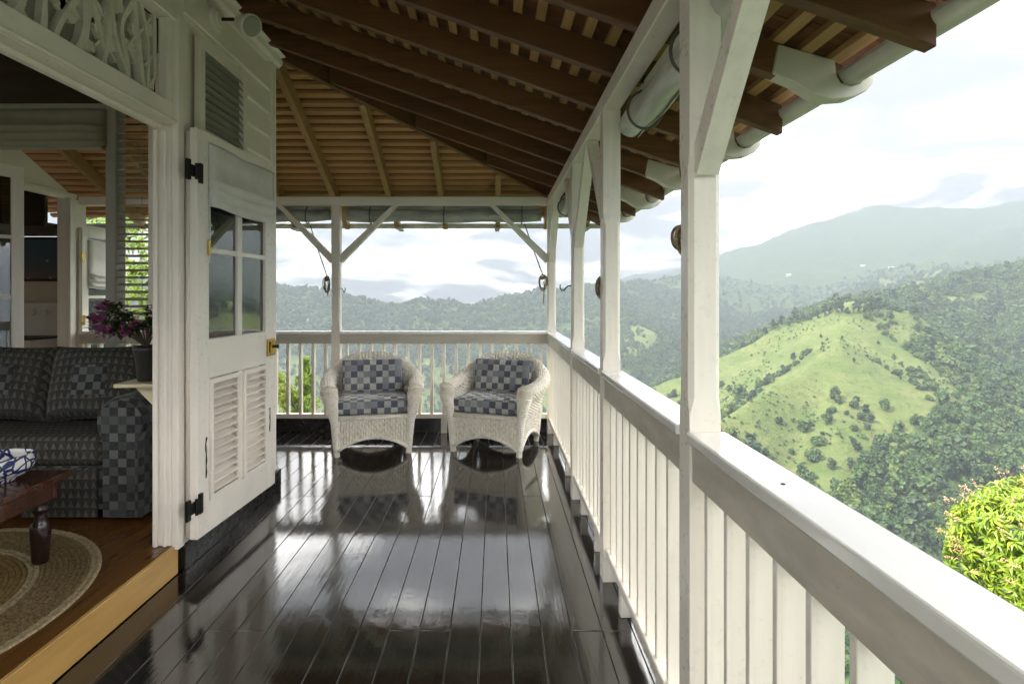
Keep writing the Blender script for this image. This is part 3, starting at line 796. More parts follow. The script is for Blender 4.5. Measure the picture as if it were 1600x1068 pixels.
# outer skin of the roof and the house roof behind it
u = 0.20
mb = MB()
hx, hy = WX-0.25, yhip(WX-0.25)
mb.add([(EX+.01, YN-.05, zr(EX+.01)+u), (EX+.01, EY, zr(EX+.01)+u), (hx, hy, zr(hx)+u), (-4.6, hy, zr(-4.6)+u), (-4.6, YN-.05, zr(-4.6)+u), (EX+.01, YN-.05, zr(EX+.01)+u+.03), (EX+.01, EY, zr(EX+.01)+u+.03), (hx, hy, zr(hx)+u+.03), (-4.6, hy, zr(-4.6)+u+.03), (-4.6, YN-.05, zr(-4.6)+u+.03)],
       [(0,1,2,3,4), (9,8,7,6,5), (0,5,6,1), (4,9,5,0), (3,8,9,4)])
part('roof_skin', mb, M['roofing'], roof)
mb = MB().add([(EX+.01, EY, zr(EX+.01)+u+.002), (-5.2, EY, zr(EX+.01)+u+.002), (-5.2, hy, zr(hx)+u), (hx, hy, zr(hx)+u+.002), (EX+.01, EY, zr(EX+.01)+u+.032), (-5.2, EY, zr(EX+.01)+u+.032), (-5.2, hy, zr(hx)+u+.03), (hx, hy, zr(hx)+u+.032)],
              [(0,1,2,3), (7,6,5,4), (0,4,5,1), (1,5,6,2)])
part('roof_skin', mb, M['roofing'], roof)
mb = MB().add([(-4.6, hy+.1, zr(-4.6)+u), (-4.6, YN-.05, zr(-4.6)+u), (-8.5, YN-.05, zr(-4.6)+u-1.2), (-8.5, hy+.1, zr(-4.6)+u-1.2)], [(0,1,2,3)])
mb.add([(hx, hy, zr(hx)+u), (-4.6, hy, zr(-4.6)+u), (-8.5, hy, zr(hx)+u-.2), (-8.5, hy, zr(hx)+u-.8)], [(0,1,2,3)])
part('roof_skin', mb, M['roofing'], roof)

# gutters with their carved brackets
GXc, GZc, GR = 1.315, 2.222, 0.050
gt = thing('gutter', (GXc, 2, GZc), 'grey half round rain gutter along the right hand eave', 'gutter', 'rain gutters')
def half_pipe(mb, y0, y1, xc, zc, r, th=0.006):
    n = 12; v = []
    for y in (y0, y1):
        for rr2 in (r, r-th):
            for k in range(n+1):
                a = math.pi + math.pi*k/n; v.append((xc+rr2*math.cos(a), y, zc+rr2*math.sin(a)))
    m = n+1; f = []
    for k in range(n):
        f += [(k, k+1, 2*m+k+1, 2*m+k), (m+k+1, m+k, 3*m+k, 3*m+k+1), (k, m+k, m+k+1, k+1), (2*m+k+1, 3*m+k+1, 3*m+k, 2*m+k)]
    f += [(0, 2*m, 3*m, m), (n, m+n, 3*m+n, 2*m+n)]
    return mb.add(v, f)
part('trough', half_pipe(MB(), YN, EY+0.03, GXc, GZc, GR), M['gutter'], gt, smooth=True)
part('lip', MB().tube([(GXc+GR, YN, GZc), (GXc+GR, EY+.03, GZc)], 0.008, 8), M['gutter'], gt, smooth=True)
for y in (0.9, 3.35, 5.6): part('joint', half_pipe(MB(), y-.05, y+.05, GXc, GZc-.001, GR+.006, .004), M['gutter'], gt, smooth=True)
BR = [(1.02, zr(1.02)+.001), (1.10, zr(1.10)-0.004), (1.17, 2.135), (1.24, 2.118), (1.31, 2.124), (1.365, 2.148), (1.392, 2.183), (1.395, 2.215), (1.382, 2.236), (1.368, 2.228),
      (1.362, 2.200), (1.34, 2.176), (1.305, 2.166), (1.272, 2.178), (1.256, 2.205), (1.25, 2.262), (1.04, zr(1.04)+RD-.01)]
for k, y in enumerate((1.25, 2.15, 3.05, 3.95, 4.85, 5.75)):
    mb = MB().prism(BR, 'y', y-0.033, y+0.033)
    lab = ('nearest', 'first in view', 'hidden behind the near post', 'fourth', 'fifth', 'farthest')[k]
    part('gutter_bracket', mb, M['bracket'], gt, bevel=0.004)
gb = thing('gutter', (-1.6, EY, 2.2), 'pale rain gutter along the back eave beyond the rolled awnings', 'gutter', 'rain gutters')
n = 12; v = []
yc, zc = EY+0.045, 2.185
mb = MB()
for x in (-4.6, GXc-0.055):
    for r2 in (GR, GR-.006):
        for k in range(n+1):
            a = math.pi+math.pi*k/n; v.append((x, yc+r2*math.cos(a), zc+r2*math.sin(a)))
m_ = n+1; f = []
for k in range(n):
    f += [(k, k+1, 2*m_+k+1, 2*m_+k), (m_+k+1, m_+k, 3*m_+k, 3*m_+k+1), (k, m_+k, m_+k+1, k+1)]
part('trough', mb.add(v, f), M['gutter'], gb, smooth=True)
for x in (-3.3, -2.2, -1.05, 0.02, 1.0):
    part('gutter_bracket', MB().box(x-.025, x+.025, EY-0.12, yc+GR+.012, zc-GR-.028, zc-GR-.002), M['bracket'], gb, bevel=0.003)

# ------------------------------------------------------------------ house: walls, opening, room
FZ = 0.15                     # room floor
OY0, OY1 = 0.95, 2.86         # opening in the long wall
LZ = 2.245                    # underside of the lintel
M['dark_wood'] = m_wood('dark_ceiling_wood', (0.055, 0.035, 0.018), (0.03, 0.018, 0.009), 0.6, (1.5, 20, 20), 0.2)
t = NT('varnished_room_floor')
v = t.coord((9, 1.0, 9)); n1 = t.noise(v, 1.5, 7, 0.6, 0.4)
t.set(base=t.mix(t.ramp(n1, [(0.35, 0.0), (0.7, 1.0)]), (0.160, 0.070, 0.016), (0.095, 0.040, 0.010)), rough=t.ramp(t.noise(t.coord(), 5, 4), [(0.3, .16), (.7, .26)]), spec=0.55)
t.bump(n1, 0.06, 0.004); M['room_floor'] = t.m
t = NT('ochre_step_paint')
n1 = t.noise(t.coord((2, 1, 6)), 3.0, 6, 0.6)
t.set(base=t.mix(t.ramp(n1, [(0.35, 0.0), (0.7, 1.0)]), (0.56, 0.34, 0.105), (0.46, 0.27, 0.075)), rough=0.38); t.bump(n1, 0.1, 0.004); M['ochre'] = t.m
M['glass'] = None
t = NT('window_glass'); t.set(base=(0.92, 0.95, 0.93), rough=0.02, trans=1.0, ior=1.45)
ml = t.n('ShaderNodeBsdfTransparent'); ml.inputs[0].default_value = (0.9, 0.94, 0.92, 1)
gl = t.n('ShaderNodeBsdfGlossy'); gl.inputs['Roughness'].default_value = 0.02
fr = t.n('ShaderNodeFresnel'); fr.inputs[0].default_value = 2.9
mx = t.n('ShaderNodeMixShader'); t.l(fr.outputs[0], mx.inputs[0]); t.l(ml.outputs[0], mx.inputs[1]); t.l(gl.outputs[0], mx.inputs[2]); t.l(mx.outputs[0], t.out.inputs[0])
M['glass'] = t.m
def m_cloth(name, c, var=0.12, rough=0.9, scale=500):
    t = NT(name); n1 = t.noise(t.coord(), 9, 4); wv = t.noise(t.coord((1,1,1)), scale, 2)
    col = t.mix(t.ramp(n1, [(0.35, 0.0), (0.7, 1.0)]), c, c_mul(c, 1-var)); t.set(base=col, rough=rough, spec=0.2, sheen=0.2)
    t.bump(wv, 0.15, 0.002); return t.m
M['blind'] = m_cloth('white_blind_cloth', (0.72, 0.70, 0.65)); M['blind_olive'] = m_cloth('olive_blind_cloth', (0.30, 0.29, 0.21))

room_floor = struct('room_floor', MB().box(-6.6, WX-0.001, YN, YC-0.1, 0.02, FZ), M['room_floor'])
riser = struct('door_step', MB().box(WX, WX+0.022, OY0-0.05, OY1+0.035, 0.001, FZ-0.001), M['ochre'], bevel=0.004)
struct('room_ceiling', MB().box(-6.6, WX-0.12, YN, YC-0.1, 3.10, 3.16), M['dark_wood'])

hw = thing('house_wall', (WX, 3.5, 0), 'white clapboard house wall beside the open door', 'wall')
WT = 0.10
core = MB()
core.box(WX-WT, WX-0.02, OY1+0.10, YC-0.02, 0, 3.13)
core.box(WX-WT, WX-0.02, YN, OY0-0.1, 0, 3.13)
core.box(WX-WT, WX-0.02, OY0-0.1, OY1+0.10, 2.80, 3.13)
part('wall_core', core, M['white_wall'], hw)
# clapboards, lapped, each its own board
def clap(y0, y1, z0, z1):
    mb = MB(); th0, th1 = 0.022, 0.006
    mb.prism([(WX-0.021, z0), (WX+th0-0.012, z0), (WX+th0-0.006, z0+.008), (WX+th1-0.008, z1+0.012), (WX-0.021, z1+0.012)], 'y', y0, y1)
    part('clapboard', mb, M['white_wall'], hw)
VY0, VY1, VZ0, VZ1 = 3.14, 3.62, 2.30, 2.74       # louvred vent
z = 0.16; k = 0
while z < 3.0:
    z1 = min(z+0.168, 3.10)
    if z1 > VZ0-0.05 and z < VZ1+0.05:
        clap(VY1+0.051, YC-0.062, z, z1)
    elif z >= 2.7: clap(OY1+0.103, YC-0.062, z, z1)
    else: clap(OY1+0.103, YC-0.062, z, z1)
    z = z1
z = 2.80
while z < 3.05: clap(YN, OY1+0.10, z, z+0.15); z += 0.15
part('corner_board', MB().box(WX-0.019, WX+0.024, YC-0.06, YC+0.018, 0.001, 3.11), M['white_wall'], hw, bevel=0.003)
part('corner_board', MB().box(WX-0.10, WX-0.021, YC-0.018, YC+0.017, 0.001, 3.11), M['white_wall'], hw, bevel=0.003)
part('skirting', MB().box(WX+0.002, WX+0.045, OY1+0.06, YC+0.06, 0.001, 0.130), M['black_paint'], hw, bevel=0.004)
part('plinth_board', MB().box(WX+0.002, WX+0.030, OY1+0.06, YC+0.03, 0.131, 0.159), M['white'], hw, bevel=0.003)
# crown moulding under the rafters
mb = MB()
mb.prism([(WX-0.02, 3.06), (WX+0.028, 3.06), (WX+0.05, 3.075), (WX+0.062, 3.11), (WX+0.088, 3.128), (WX-0.02, 3.132)], 'y', YN, YC+0.06)
part('crown_moulding', mb, M['white'], hw)
part('crown_moulding', MB().box(WX-0.1, WX+0.03, YC+0.018, YC+0.07, 3.06, 3.13), M['white'], hw)
# louvred vent
vf = part('vent_frame', MB().box(WX+0.0, WX+0.034, VY0-.05, VY0, VZ0-.05, VZ1+.05).box(WX+0.0, WX+0.034, VY1, VY1+.05, VZ0-.05, VZ1+.05)
     .box(WX+0.0, WX+0.034, VY0, VY1, VZ1, VZ1+.05).box(WX+0.0, WX+0.034, VY0, VY1, VZ0-.05, VZ0), M['white'], hw)
part('vent_backing', MB().box(WX-0.0, WX+0.004, VY0, VY1, VZ0, VZ1), M['trim_grey'], vf)
for k in range(10):
    zz = VZ0+0.022+k*(VZ1-VZ0)/10
    mb = MB().prism([(WX+0.006, zz+.030), (WX+0.030, zz-.004), (WX+0.032, zz+.003), (WX+0.008, zz+.037)], 'y', VY0, VY1)
    part('vent_slat', mb, M['trim_grey'], vf)

# frame of the wide opening
of = thing('door_frame', (WX, OY1, FZ), 'white moulded frame around the wide opening into the sitting room', 'door frame')
mb = MB().box(WX-0.088, WX+0.004, OY1, OY1+0.035, FZ+.001, LZ)
part('jamb', mb, M['white'], of, bevel=0.004)
part('jamb', MB().box(WX-0.080, WX-0.056, OY1-0.018, OY1-0.001, FZ+.001, LZ-.03), M['white'], of, bevel=0.005)
part('jamb', MB().box(WX-0.036, WX-0.012, OY1-0.012, OY1-0.001, FZ+.001, LZ-.03), M['white'], of, bevel=0.005)
part('casing', MB().box(WX+0.005, WX+0.040, OY1+0.001, OY1+0.062, 0.131, 2.80), M['white'], of, bevel=0.006, seg=2)
part('casing', MB().tube([(WX+0.052, OY1+0.085, 0.165), (WX+0.052, OY1+0.085, 2.23)], 0.021, 14), M['white_v'], of, smooth=True)
part('casing', MB().box(WX+0.005, WX+0.030, OY1+0.063, OY1+0.115, 0.16, 2.80), M['white'], of, bevel=0.004)
part('jamb', MB().box(WX-0.14, WX+0.03, OY0-0.09, OY0, FZ+.001, 2.80), M['white'], of, bevel=0.004)
part('lintel', MB().box(WX-0.088, WX+0.018, OY0, OY1+0.001, LZ, LZ+0.105), M['white'], of, bevel=0.005)
part('lintel_bead', MB().box(WX-0.03, WX+0.036, OY0, OY1+0.001, LZ+0.003, LZ+0.020), M['white'], of, bevel=0.005)
part('lintel_bead', MB().box(WX-0.075, WX-0.040, OY0, OY1+0.001, LZ-0.024, LZ-0.001), M['white'], of, bevel=0.004)
part('head_board', MB().box(WX-0.03, WX+0.034, OY0, OY1+0.001, 2.755, 2.80), M['white'], of, bevel=0.005)
part('jamb', MB().box(WX-0.03, WX+0.016, OY1-0.052, OY1, LZ+0.106, 2.754), M['white'], of, bevel=0.004)

# carved fretwork over the opening: pale vine bands in front of a grey board
M['fret_back'] = m_paint('fretwork_ground', (0.30, 0.285, 0.24), 0.5, 0.25, 0.2)
M['fret'] = m_paint('fretwork_band', (0.74, 0.70, 0.60), 0.45, 0.2, 0.2, (8, 8, 8), (0.32, 0.29, 0.23))
fw = thing('fretwork_panel', (WX, 1.9, LZ+0.11), 'carved pale vine fretwork panel over the wide opening', 'fretwork')
part('backing', MB().box(WX-0.066, WX-0.058, OY0, OY1-0.053, LZ+0.106, 2.754), M['fret_back'], fw)
fz0, fz1 = LZ+0.107, 2.753
def band(pts_, wds, x0, x1):
    mb = MB(); n = len(pts_); v = []
    for i in range(n):
        a = Vector(pts_[max(i-1,0)]); b = Vector(pts_[min(i+1,n-1)]); d = (b-a).normalized(); nn = Vector((-d.y, d.x)); c = Vector(pts_[i])
        for s_ in (-1, 1):
            e = c + nn*(s_*wds[i]/2); e.y = min(max(e.y, fz0), fz1); v += [(x0, e.x, e.y), (x1, e.x, e.y)]
    f = [(0,1,3,2), tuple(4*(n-1)+j for j in (0,2,3,1))]
    for i in range(n-1):
        o_ = 4*i; f += [(o_, o_+2, o_+6, o_+4), (o_+1, o_+5, o_+7, o_+3), (o_, o_+4, o_+5, o_+1), (o_+2, o_+3, o_+7, o_+6)]
    return mb.add(v, f)
q = random.Random(12)
def cl(y_, z_): return (min(max(y_, OY0+.02), OY1-.075), min(max(z_, fz0+.004), fz1-.004))
y = OY0+0.03; k = 0
while y < OY1-0.07:
    # long curling stem, leaning one way or the other
    sw = q.choice((-1, 1))*q.uniform(0.05, 0.24); am = q.uniform(0.015, 0.05); ph = q.uniform(0, 6.28); fq = q.uniform(3.5, 6.5); w0 = q.uniform(0.016, 0.034)
    n = 14; pts_ = []; wd = []
    for i in range(n):
        u_ = i/(n-1); pts_.append(cl(y + sw*(u_-.5) + am*math.sin(ph+u_*fq), fz0+(fz1-fz0)*u_)); wd.append(w0*(0.6+0.6*abs(math.sin(ph+3.1*u_))))
    part('vine_band', band(pts_, wd, WX-0.0578, WX-0.022-0.004*(k%3)), M['fret'], fw)
    for c_ in range(2):      # broad leaves with a point
        cy_, cz_ = y+q.uniform(-.02,.07), q.uniform(fz0+.05, fz1-.05); s_ = q.uniform(.030, .062); rot = q.uniform(0, 6.28); pl = []
        for i in range(16):
            a = 2*math.pi*i/16; rr2 = s_*(0.75+0.55*math.cos(a)**2*(1 if math.cos(a) > 0 else .5)+0.12*math.cos(5*a+ph)); pl.append(cl(cy_+rr2*math.cos(a+rot), cz_+.8*rr2*math.sin(a+rot)))
        part('leaf', MB().prism(pl, 'x', WX-0.0577, WX-0.040+0.003*c_), M['fret'], fw)
    z_ = q.uniform(fz0+.03, fz1-.15); y1_ = y+q.choice((-1, 1))*q.uniform(.08, .16)
    part('tendril', band([cl(y, z_), cl((y+y1_)/2, z_+q.uniform(.0,.09)), cl(y1_, z_+q.uniform(.05,.15))], [.010,.016,.008], WX-0.0576, WX-0.034), M['fret'], fw)
    y += q.uniform(0.055, 0.085); k += 1

# floodlight high on the wall
fl = thing('flood_lamp', (WX, 3.30, 2.98), 'round white spotlight high on the wall above the door', 'lamp')
def disc_x(mb, c, r, x0, x1, n=20):
    return mb.prism([(c[0]+r*math.cos(2*math.pi*k/n), c[1]+r*math.sin(2*math.pi*k/n)) for k in range(n)], 'x', x0, x1)
part('base', disc_x(disc_x(MB(), (3.30, 2.975), 0.065, WX+0.006, WX+0.030), (3.30, 2.975), 0.045, WX+0.030, WX+0.048), M['white'], fl)
part('arm', MB().tube([(WX+0.045, 3.30, 2.975), (WX+0.10, 3.32, 2.985), (WX+0.13, 3.335, 2.98)], 0.010, 8), M['iron'], fl, smooth=True)
def frus(mb, p, d, rs_, ls_, n=20): return mb.tube([Vector(p)+Vector(d).normalized()*l for l in ls_], rs_, n)
part('lamp_head', frus(MB(), (WX+0.13, 3.335, 2.98), (0.45, -0.25, -0.25), [0.03, 0.042, 0.05, 0.064, 0.066], [0, .02, .07, .10, .125]), M['white'], fl, smooth=True)
part('lens', frus(MB(), Vector((WX+0.13, 3.335, 2.98))+Vector((0.45, -0.25, -0.25)).normalized()*0.126, (0.45, -0.25, -0.25), [0.056, 0.05], [0, .006]), M['trim_grey'], fl)

# ---- the open french door leaf
DW, DH = 0.88, 2.08
dd = thing('french_door', (-1.522, 2.905, 0.163), 'open white french door leaf with blind, small panes and louvres', 'door', rz=math.atan2(0.878, 0.055))
def dbox(x0, x1, z0, z1, y0=-0.021, y1=0.021): return MB().box(x0, x1, y0, y1, z0, z1)
part('stile', dbox(0, 0.105, 0, DH), M['white_v'], dd, local=True, bevel=0.003)
part('stile', dbox(0.745, DW, 0, DH), M['white_v'], dd, local=True, bevel=0.003)
part('rail', dbox(0.1055, 0.7445, 0, 0.165), M['white'], dd, local=True, bevel=0.003)
part('rail', dbox(0.1055, 0.7445, 0.80, 1.005), M['white'], dd, local=True, bevel=0.003)
part('rail', dbox(0.1055, 0.7445, 1.97, DH), M['white'], dd, local=True, bevel=0.003)
part('mullion', dbox(0.405, 0.455, 1.0055, 1.9695, -.019, .019), M['white'], dd, local=True, bevel=0.004)
part('mullion', dbox(0.405, 0.455, 0.1655, 0.7995, -.021, .021), M['white'], dd, local=True, bevel=0.003)
for a, b in ((0.1055, 0.4045), (0.4555, 0.7445)):
    part('glazing_bar', dbox(a, b, 1.455, 1.485, -.017, .017), M['white'], dd, local=True, bevel=0.004)
    for z0, z1 in ((1.006, 1.4545), (1.4855, 1.969)):
        part('pane', dbox(a, b, z0, z1, -.003, .003), M['glass'], dd, local=True)
    fr_ = part('louvre_frame', MB().box(a, a+.022, -.034, -.0215, .17, .795).box(b-.022, b, -.034, -.0215, .17, .795).box(a+.022, b-.022, -.034, -.0215, .77, .795).box(a+.022, b-.022, -.034, -.0215, .17, .19), M['white'], dd, local=True)
    for k in range(13):
        zz = 0.20 + k*0.0445
        part('louvre_slat', MB().prism([(-.030, zz-.001), (-.030, zz+.006), (.010, zz+.020), (.010, zz+.013)], 'x', a+.002, b-.002), M['white'], fr_, local=True)
    part('tilt_rod', MB().box((a+b)/2-.045, (a+b)/2-.036, .018, .026, .19, .78), M['white'], fr_, local=True)
# roman blind folded over the upper panes
def blind_mb(w, top, bot, nf, depth, sag=0.01):
    mb = MB()
    prof = [(0.0, top), (-0.012, top-0.02)]
    zf = bot+0.16
    prof += [(-0.016, (top+zf)/2), (-0.020, zf)]
    for k in range(nf):
        z_ = zf-(zf-bot)*k/nf; prof += [(-depth*(1-.12*k), z_-.012), (-depth*(1.02-.12*k), z_-.030), (-0.02, z_-.036)]
    prof += [(-0.026, bot)]
    nx = 14; m = len(prof); v = []
    for i in range(nx):
        u_ = i/(nx-1)
        for j, (yy, zz) in enumerate(prof):
            e = (abs(u_-.5)*2)**3
            ed = 1-.85*(abs(u_-.5)*2)**40
            v.append((u_*w, (yy - 0.008*math.sin(u_*9+j))*ed, zz - sag*math.sin(u_*math.pi)*(j/m) + .010*e*(j/m) ))
    f = [(i*m+j, (i+1)*m+j, (i+1)*m+j+1, i*m+j+1) for i in range(nx-1) for j in range(m-1)]
    return mb.add(v, f)
bl_ = part('blind', MB().add([(x+0.095, y-0.0235, z) for x, y, z in blind_mb(0.765, 2.03, 1.69, 3, 0.038).v], blind_mb(0.765, 2.03, 1.69, 3, 0.038).f), M['blind'], dd, local=True, smooth=True)
md = bl_.modifiers.new('thickness', 'SOLIDIFY'); md.thickness = 0.004
part('pull_cord', MB().tube([(0.093, -.03, 1.72), (0.09, -.034, 1.6), (0.095, -.03, 1.45), (0.09, -.03, 1.40)], 0.003, 6), M['blind'], dd, local=True)
part('cord_cleat', MB().box(0.085, 0.10, -.035, -.0215, 1.44, 1.52), M['brass'], dd, local=True, bevel=0.003)
lk = part('lock_plate', MB().box(0.755, 0.855, -.036, -.0215, 0.845, 0.955), M['brass'], dd, local=True, bevel=0.004)
part('lock_case', MB().box(0.770, 0.835, -.050, -.037, 0.865, 0.94), M['brass'], lk, local=True, bevel=0.004)
part('latch_knob', MB().tube([(0.80, -.05, 0.905), (0.80, -.066, 0.905), (0.80, -.078, 0.905)], [0.010, 0.008, 0.016], 12), M['iron'], lk, local=True, smooth=True)
for z_ in (0.13, 1.80):
    h_ = part('hinge', MB().box(0.002, 0.030, -.034, -.0215, z_, z_+.10).box(-0.105, -0.076, -.034, -.0215, z_, z_+.10).box(-0.076, 0.002, -.033, -.0225, z_+.022, z_+.078), M['iron'], dd, local=True)
    part('hinge_pin', MB().tube([(-0.035, -.038, z_+.01), (-0.035, -.038, z_+.09)], 0.009, 8), M['iron'], h_, local=True)
q = random.Random(3)
for x_, z0, n_ in ((0.075, 0.29, 8), (0.80, 0.36, 6)):
    pts_ = [(x_+q.uniform(-.004,.004), -.0225, z0+k*.03) for k in range(n_)]
    part('cord', MB().tube(pts_, [0.0025+.002*(k%2) for k in range(n_)], 6), M['iron'], dd, local=True)

# ---- sitting room: end wall with opening, louvre blind, roman blind
ew = thing('end_wall', (-3.5, YC-0.06, FZ), 'dark end wall of the sitting room with a second opening', 'wall')
EWY0, EWY1 = YC-0.10, YC-0.02
part('wall_panel', MB().box(-2.40, WX-0.101, EWY0, EWY1, 0.01, 3.10), M['white_wall'], ew)
part('wall_panel', MB().box(-6.6, -4.5, EWY0, EWY1, 0.01, 3.10), M['white_wall'], ew)
part('head_panel', MB().box(-4.5, -2.4, EWY0, EWY1, 2.74, 3.10), M['dark_wood'], ew)
part('head_rail', MB().box(-4.5, -2.4, EWY0-.025, EWY1+.01, 2.70, 2.74), M['trim_grey'], ew, bevel=0.004)
part('upright', MB().box(-2.74, -2.665, EWY0-.02, EWY1+.01, FZ+.001, 2.699), M['trim_grey'], ew, bevel=0.004)
part('upright', MB().box(-2.44, -2.402, EWY0-.02, EWY1+.01, FZ+.001, 2.699), M['white'], ew, bevel=0.004)
part('sill_panel', MB().box(-2.664, -2.441, EWY0, EWY1, FZ+.001, 0.98), M['white_wall'], ew)
M['slat'] = m_paint('warm_slat_paint', (0.56, 0.50, 0.36), .45)
vb = thing('louvre_blind', (-2.55, EWY0, 1.0), 'tall narrow slatted louvre blind beside the sitting room opening', 'blind')
z_ = 1.0
while z_ < 2.66:
    part('slat', MB().prism([(EWY0-.004, z_), (EWY0+.034, z_+.016), (EWY0+.034, z_+.020), (EWY0-.004, z_+.004)], 'x', -2.662, -2.443), M['slat'], vb)
    z_ += 0.051
for x_ in (-2.615, -2.49): part('ladder_cord', MB().tube([(x_, EWY0-.006, .99), (x_, EWY0-.006, 2.68)], 0.0022, 5), M['trim_grey'], vb)
rb = thing('roman_blind', (-3.6, EWY0, 2.43), 'olive roman blind gathered at the top of the sitting room opening', 'blind')
bm_ = blind_mb(1.75, 2.70, 2.43, 3, 0.06)
o_ = part('cloth', MB().add([(x-4.48, y+EWY0-.03, z) for x, y, z in bm_.v], bm_.f), M['blind_olive'], rb, smooth=True)
o_.modifiers.new('thickness', 'SOLIDIFY').thickness = 0.004
part('bottom_bar', MB().box(-4.48, -2.74, EWY0-.062, EWY0-.040, 2.41, 2.43), M['trim_grey'], rb, bevel=0.003)
sw_ = thing('room_wall', (-6.6, 0, FZ), 'sitting room wall out of view at the far left', 'wall')
# tall windows on the two sides out of view light the room as its sofa shows
for y0, y1, z0, z1 in ((YN, -0.2, 0, 3.1), (3.3, YC, 0, 3.1), (-.2, 3.3, 0, .8), (-.2, 3.3, 2.5, 3.1)): part('wall_panel', MB().box(-6.7, -6.601, y0, y1, z0, z1), M['white_wall'], sw_)
for x0, x1, z0, z1 in ((-6.6, -5.6, 0, 3.1), (-2.4, WX-.11, 0, 3.1), (-5.6, -2.4, 0, .5), (-5.6, -2.4, 2.5, 3.1)): part('wall_panel', MB().box(x0, x1, YN-.1, YN, z0, z1), M['white_wall'], sw_)

# glazed leaves of the second opening
def glazed_leaf(loc, rz, w, h, label, rows=3, blind=False):
    o = thing('glazed_door', loc, label, 'door', 'glazed doors beyond the sitting room', rz)
    st = 0.085
    part('stile', MB().box(0, st, -.02, .02, 0, h), M['white_v'], o, local=True, bevel=.003)
    part('stile', MB().box(w-st, w, -.02, .02, 0, h), M['white_v'], o, local=True, bevel=.003)
    part('rail', MB().box(st+.0005, w-st-.0005, -.02, .02, 0, .75), M['white'], o, local=True, bevel=.003)
    part('rail', MB().box(st+.0005, w-st-.0005, -.02, .02, h-.1, h), M['white'], o, local=True, bevel=.003)
    hh = (h-.85)/rows
    for k in range(rows):
        if k: part('glazing_bar', MB().box(st+.0005, w-st-.0005, -.015, .015, .75+hh*k-.014, .75+hh*k+.014), M['white'], o, local=True)
        part('pane', MB().box(st+.0005, w-st-.0005, -.003, .003, .75+hh*k+.0145*(k>0)+.0005, .75+hh*(k+1)-.0145*(k<rows-1)-.0005), M['glass'], o, local=True)
    for z_ in (.3, h*.52, h-.35): part('hinge', MB().box(-.012, .03, -.028, -.0205, z_, z_+.1), M['brass'], o, local=True)
    if blind:
        b_ = blind_mb(w*.78, h-.12, h-.62, 3, .06)
        c_ = part('blind', MB().add([(x+w*.12, y-.024, z) for x, y, z in b_.v], b_.f), M['blind'], o, local=True, smooth=True)
        c_.modifiers.new('thickness', 'SOLIDIFY').thickness = .004
    return o
glazed_leaf((-4.17, YC+0.03, FZ), R(64), 0.62, 2.30, 'narrow glazed white door leaf at the far left edge, brass hinges', 3)
struct('back_step', MB().box(-4.9, -2.4, YC-0.019, YC+0.12, 0.001, FZ-.004), M['white'])

# ---- kitchen wing past the back veranda
KX = -4.25
kw = thing('kitchen_wall', (KX, 5.6, 0), 'white kitchen wall with an open doorway past the back veranda', 'wall')
part('wall_panel', MB().box(KX-.1, KX, 4.30, 5.02, 0.001, 2.90), M['white_wall'], kw)
part('wall_panel', MB().box(KX-.1, KX, 5.72, 5.98, 0.001, 2.36), M['white_wall'], kw)
part('gable', MB().prism([(5.02, 2.36), (5.72, 2.36), (5.72, 2.425), (5.02, 2.76)], 'x', KX-.1, KX), M['white_wall'], kw)
part('casing', MB().box(KX+.001, KX+.03, 4.95, 5.02, .001, 2.36), M['white'], kw, bevel=.004)
part('casing', MB().box(KX+.001, KX+.03, 5.72, 5.80, .001, 2.36), M['white'], kw, bevel=.004)
part('casing', MB().box(KX+.001, KX+.04, 4.95, 5.80, 2.362, 2.405), M['white'], kw, bevel=.004)
part('wall_panel', MB().box(KX-.1, KX, 5.981, 6.55, 0.001, 2.12), M['white_wall'], kw)
glazed_leaf((KX+.05, 5.83, .02), R(86), 0.56, 2.06, 'white kitchen door leaf folded back, small blind over its glass', 2, True)
kr = thing('kitchen_shell', (-5.6, 6.5, 0), 'pale kitchen interior seen through the far doorway', 'room')
M['cream'] = m_plain('kitchen_wall_paint', (0.52, 0.45, 0.33), 0.7, 0, .1, 3, 0)
part('back_wall', MB().box(-7.6, KX, 6.551, 6.63, 0, 2.05), M['cream'], kr)
for y0, y1, z0, z1 in ((4.3, 4.8, 0, 2.6), (6.3, 6.55, 0, 2.6), (4.8, 6.3, 0, .9), (4.8, 6.3, 2.2, 2.6)): part('side_wall', MB().box(-7.7, -7.601, y0, y1, z0, z1), M['cream'], kr)  # unseen side wall, window opening added to bring light into the kitchen
part('near_wall', MB().box(-7.6, KX-.101, 4.22, 4.30, 0, 2.6), M['cream'], kr)
part('ceiling', MB().box(-7.7, KX-.101, 4.22, 5.6, 2.42, 2.46), M['dark_wood'], kr)
part('bulkhead', MB().box(-7.6, KX-.101, 5.56, 5.60, 2.101, 2.419), M['dark_wood'], kr)
part('kitchen_floor', MB().box(-7.6, KX-.001, 4.31, 6.55, 0.0, .06), M['room_floor'], kr)
part('shelf_board', MB().box(-7.6, KX-.102, 5.55, 6.55, 2.06, 2.10), M['dark_wood'], kr)
M['enamel'] = m_plain('cream_enamel', (0.62, 0.60, 0.54), 0.25, 0, .06, 3, 0)
sv = thing('stove', (-5.2, 6.2, .06), 'cream enamel cooking stove with control knobs in the kitchen', 'stove')
part('body', MB().box(-5.55, -4.75, 5.90, 6.50, .061, .93), M['enamel'], sv, bevel=.01)
part('back_panel', MB().box(-5.55, -4.75, 6.42, 6.54, .931, 1.32), M['enamel'], sv, bevel=.015)
part('hob', MB().box(-5.52, -4.78, 5.92, 6.41, .931, .945), M['iron'], sv, bevel=.003)
for k in range(5): part('knob', MB().tube([(-5.43+k*.14, 6.419, 1.20), (-5.43+k*.14, 6.385, 1.20)], .032, 14), M['enamel'], sv)
